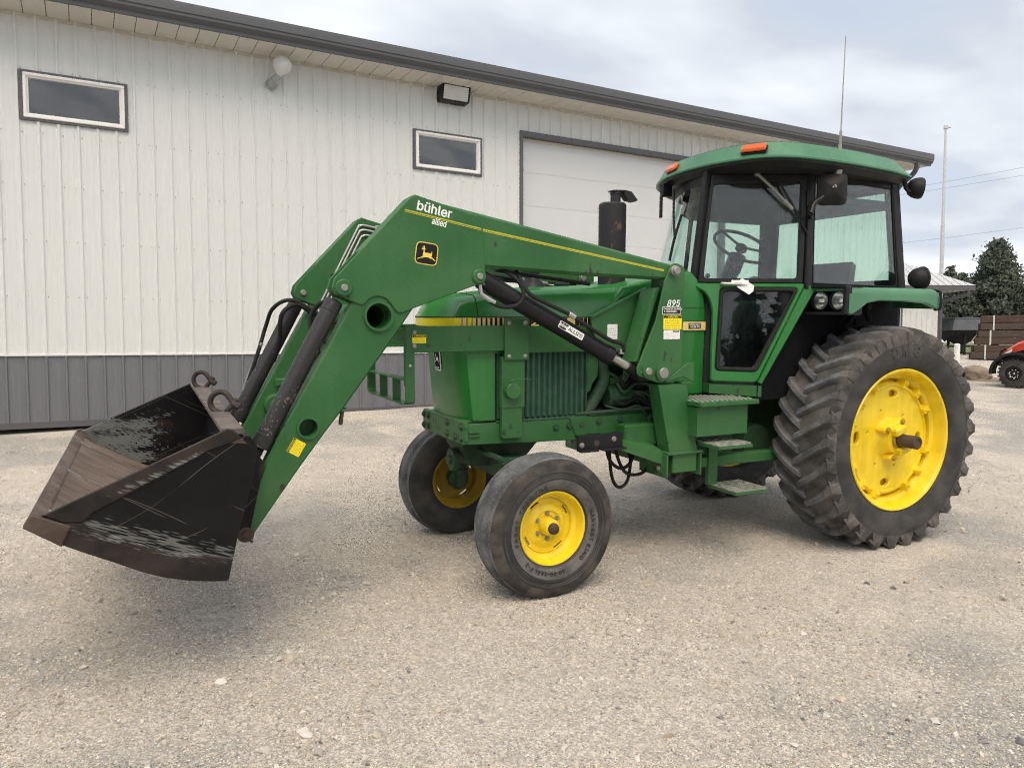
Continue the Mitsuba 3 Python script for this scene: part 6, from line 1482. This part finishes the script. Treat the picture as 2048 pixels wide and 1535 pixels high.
# -- bucket
YB = 1.22
bkt = [(5.278, .830), (5.161, .745), (5.085, .703), (4.98, .648), (4.882, .594), (4.799, .557), (4.699, .527), (4.620, .511), (4.548, .502), (4.537, .511), (4.500, .675), (4.463, .812), (4.419, .965), (4.400, 1.050), (4.432, 1.098), (4.505, 1.166), (4.525, 1.172), (4.560, 1.156), (5.217, .872), (5.245, .868)]
bk = on('bucket', (lambda: (lambda O2: cat(
    sheet([[(x, y, z) for x, z in O2] for y in np.linspace(-YB + .012, YB - .012, 3)])))([(5.161, .750), (5.085, .708), (4.98, .653), (4.882, .599), (4.799, .562), (4.699, .533), (4.62, .518), (4.553, .512), (4.520, .60), (4.474, .78), (4.430, .965), (4.412, 1.05), (4.438, 1.09), (4.505, 1.155)]))(), 'm_bucket', smooth=25, label='wide black loader bucket with scraped paint and rusty lip')
for s in (1, -1):
    f_ = (lambda m: m) if s > 0 else mir
    sd = on('side_plate', f_(plate(bkt, YB - .012, YB, b=.003)), 'm_bucket', bk)
    on('edge_band', f_(plate([(4.470, 1.130), (4.505, 1.168), (4.525, 1.174), (4.560, 1.158), (5.220, .873), (5.15, .835), (5.08, .830), (5.045, .862), (4.60, 1.085), (4.52, 1.108)], YB, YB + .012, b=.0045)), 'm_bucket_band', bk)
    on('wear_band', f_(plate([(5.20, .83), (5.161, .747), (5.085, .705), (4.98, .650), (4.882, .596), (4.799, .559), (4.699, .529), (4.620, .513), (4.548, .504), (4.538, .512), (4.520, .600), (4.60, .622), (4.834, .691), (5.06, .805), (5.08, .828)], YB, YB + .008, b=.004)), 'm_bucket_band', bk)
    on('corner_tooth', f_(plate([(5.285, .832), (5.262, .872), (5.248, .880), (5.121, .820), (5.158, .742)], YB - .012, YB + .022, b=.005)), 'm_rust', bk)
    on('top_cap', f_(plate([(4.445, 1.10), (4.505, 1.167), (4.525, 1.173), (4.560, 1.157), (4.53, 1.11)], YB, YB + .006, b=.002)), 'm_rust', bk)
on('top_rail', cat(tube([(4.500, -YB + .012, 1.155), (4.500, YB - .012, 1.155)], 1, sec=rrect(-.045, .045, -.012, .012, .004, 2))), 'm_bucket_top', bk)
on('back_rail', cat(hull([(4.40, y, 1.03) for y in (-YB + .013, YB - .013)] + [(4.39, y, 1.05) for y in (-YB + .013, YB - .013)] + [(4.47, y, 1.14) for y in (-YB + .013, YB - .013)] + [(4.43, y, 1.13) for y in (-YB + .013, YB - .013)])), 'm_bucket', bk)
# floor plates with gaps between, cutting edge
def floor_pt(t):                                        # along the floor from the lip to the heel
    P_ = np.array([(5.262, .858), (5.20, .806), (5.161, .777), (4.98, .672), (4.882, .618), (4.80, .578), (4.70, .548)])
    L_ = np.r_[0, np.cumsum(np.linalg.norm(np.diff(P_, axis=0), axis=1))]
    return np.array([np.interp(t, L_, P_[:, 0]), np.interp(t, L_, P_[:, 1])])
edges_y = [-1.205, -.95, .02, .95, 1.205]
for k in range(4):
    y0_, y1_ = edges_y[k] + .013, edges_y[k + 1] - .013
    rows = [[(floor_pt(t)[0], y, floor_pt(t)[1] + e) for y, e in ((y0_, -.006), (y0_ + .006, 0), (y1_ - .006, 0), (y1_, -.006))] for t in np.linspace(.052, .62, 9)]
    on('floor_plate', sheet(rows), 'm_floor', bk, smooth=20)
on('cutting_edge', loft([[(5.285, y, .838), (5.268, y, .866), (5.226, y, .832), (5.19, y, .785), (5.18, y, .755)] for y in (-YB - .01, YB + .01)]), 'm_edge', bk, smooth=False)
for y in (-.95, .02, .95):
    p_ = floor_pt(.085); q_ = floor_pt(.06)
    on('bolt_slot', put(slab(rrect(-.04, .04, -.018, .018, .015, 3), 0, .004, [rrect(-.026, .026, -.009, .009, .007, 3)], b=.001), (p_[0], y, p_[1] + .001), (q_[0] - p_[0], 0, q_[1] - p_[1]), (0, 1, 0)), 'm_steel_dull', bk)
for y0, z0 in ((-.86, 1.175), (.56, 1.175)):
    c = np.array([4.447, y0 + .02, 1.168])
    d_ = np.array([.62, -.34, .62]); d_ /= np.linalg.norm(d_); q_ = np.array([.42, -.22, -.85]); q_ = q_ - d_ * (q_ @ d_); q_ /= np.linalg.norm(q_)
    a_ = np.linspace(-.30, math.pi + .30, 14)
    path = [c + d_ * .015 + q_ * .040] + [c + d_ * (.072 + .050 * math.sin(t)) + q_ * (.053 * math.cos(t)) for t in a_] + [c + d_ * .015 - q_ * .040]
    shk = on('shackle', cat(tube(path, .0145, 10, k=2)), 'm_iron', bk)
    on('shackle_pin', cat(cyl(c + d_ * .015 + q_ * .070, c + d_ * .015 - q_ * .070, .014, 12), cyl(c + d_ * .015 + q_ * .065, c + d_ * .015 + q_ * .078, .023, 6), cyl(c - d_ * .022 + q_ * .047, c + d_ * .022 + q_ * .040, .020, 10), cyl(c - d_ * .022 - q_ * .047, c + d_ * .022 - q_ * .040, .020, 10)), 'm_iron', bk)
for s in (1, -1):
    for d_ in (-.075, .075): on('link', hull([(x, s * .565 + d_ + e_, z) for e_ in (-.006, .006) for x, z in ((4.40, .98), (4.36, 1.0), (4.47, .70), (4.42, .50), (4.385, .53), (4.30, .90))]), 'm_bucket', bk)

# -- price tag tied to the door handle: hangs there, so a thing of its own
tg = thing('price_tag', 'white paper tag hanging from the cab door handle', 'tag', tractor_frame)
t0 = np.array([1.035, .540, 1.868]) + dn * .035
dt = dh * .85 + np.array([0, 0, -.50]); 
obj('card', put(cat(slab([(0, -.036), (.10, -.036), (.115, 0), (.10, .036), (0, .036), (-.015, 0)], 0, .0012, b=.0003)), t0 - dh * .04 + [0, 0, .012], dt, np.cross(dn, dt)), 'm_paper', tg)
obj('second_card', put(cat(slab([(0, -.014), (.12, -.014), (.12, .014), (0, .014)], 0, .0012, b=.0003)), t0 - dh * .10 + dn * .012 + [0, 0, .012], dh + np.array([0, 0, .02]), np.cross(dn, dh)), 'm_paper', tg)
obj('string', tube([h0 + dn * .05, h0 + dn * .055 + dh * .05, t0 - dh * .03 + [0, 0, .01]], .003, 6), 'm_paper', tg)
obj('writing', put(text('46223', .026, .0008, True, .8), t0 - dh * .04 + dn * .0013 + [0, 0, .004] + dt / np.linalg.norm(dt) * .008 - np.array([0, 0, .008]), dt, np.cross(dn, dt)), 'm_print', tg)
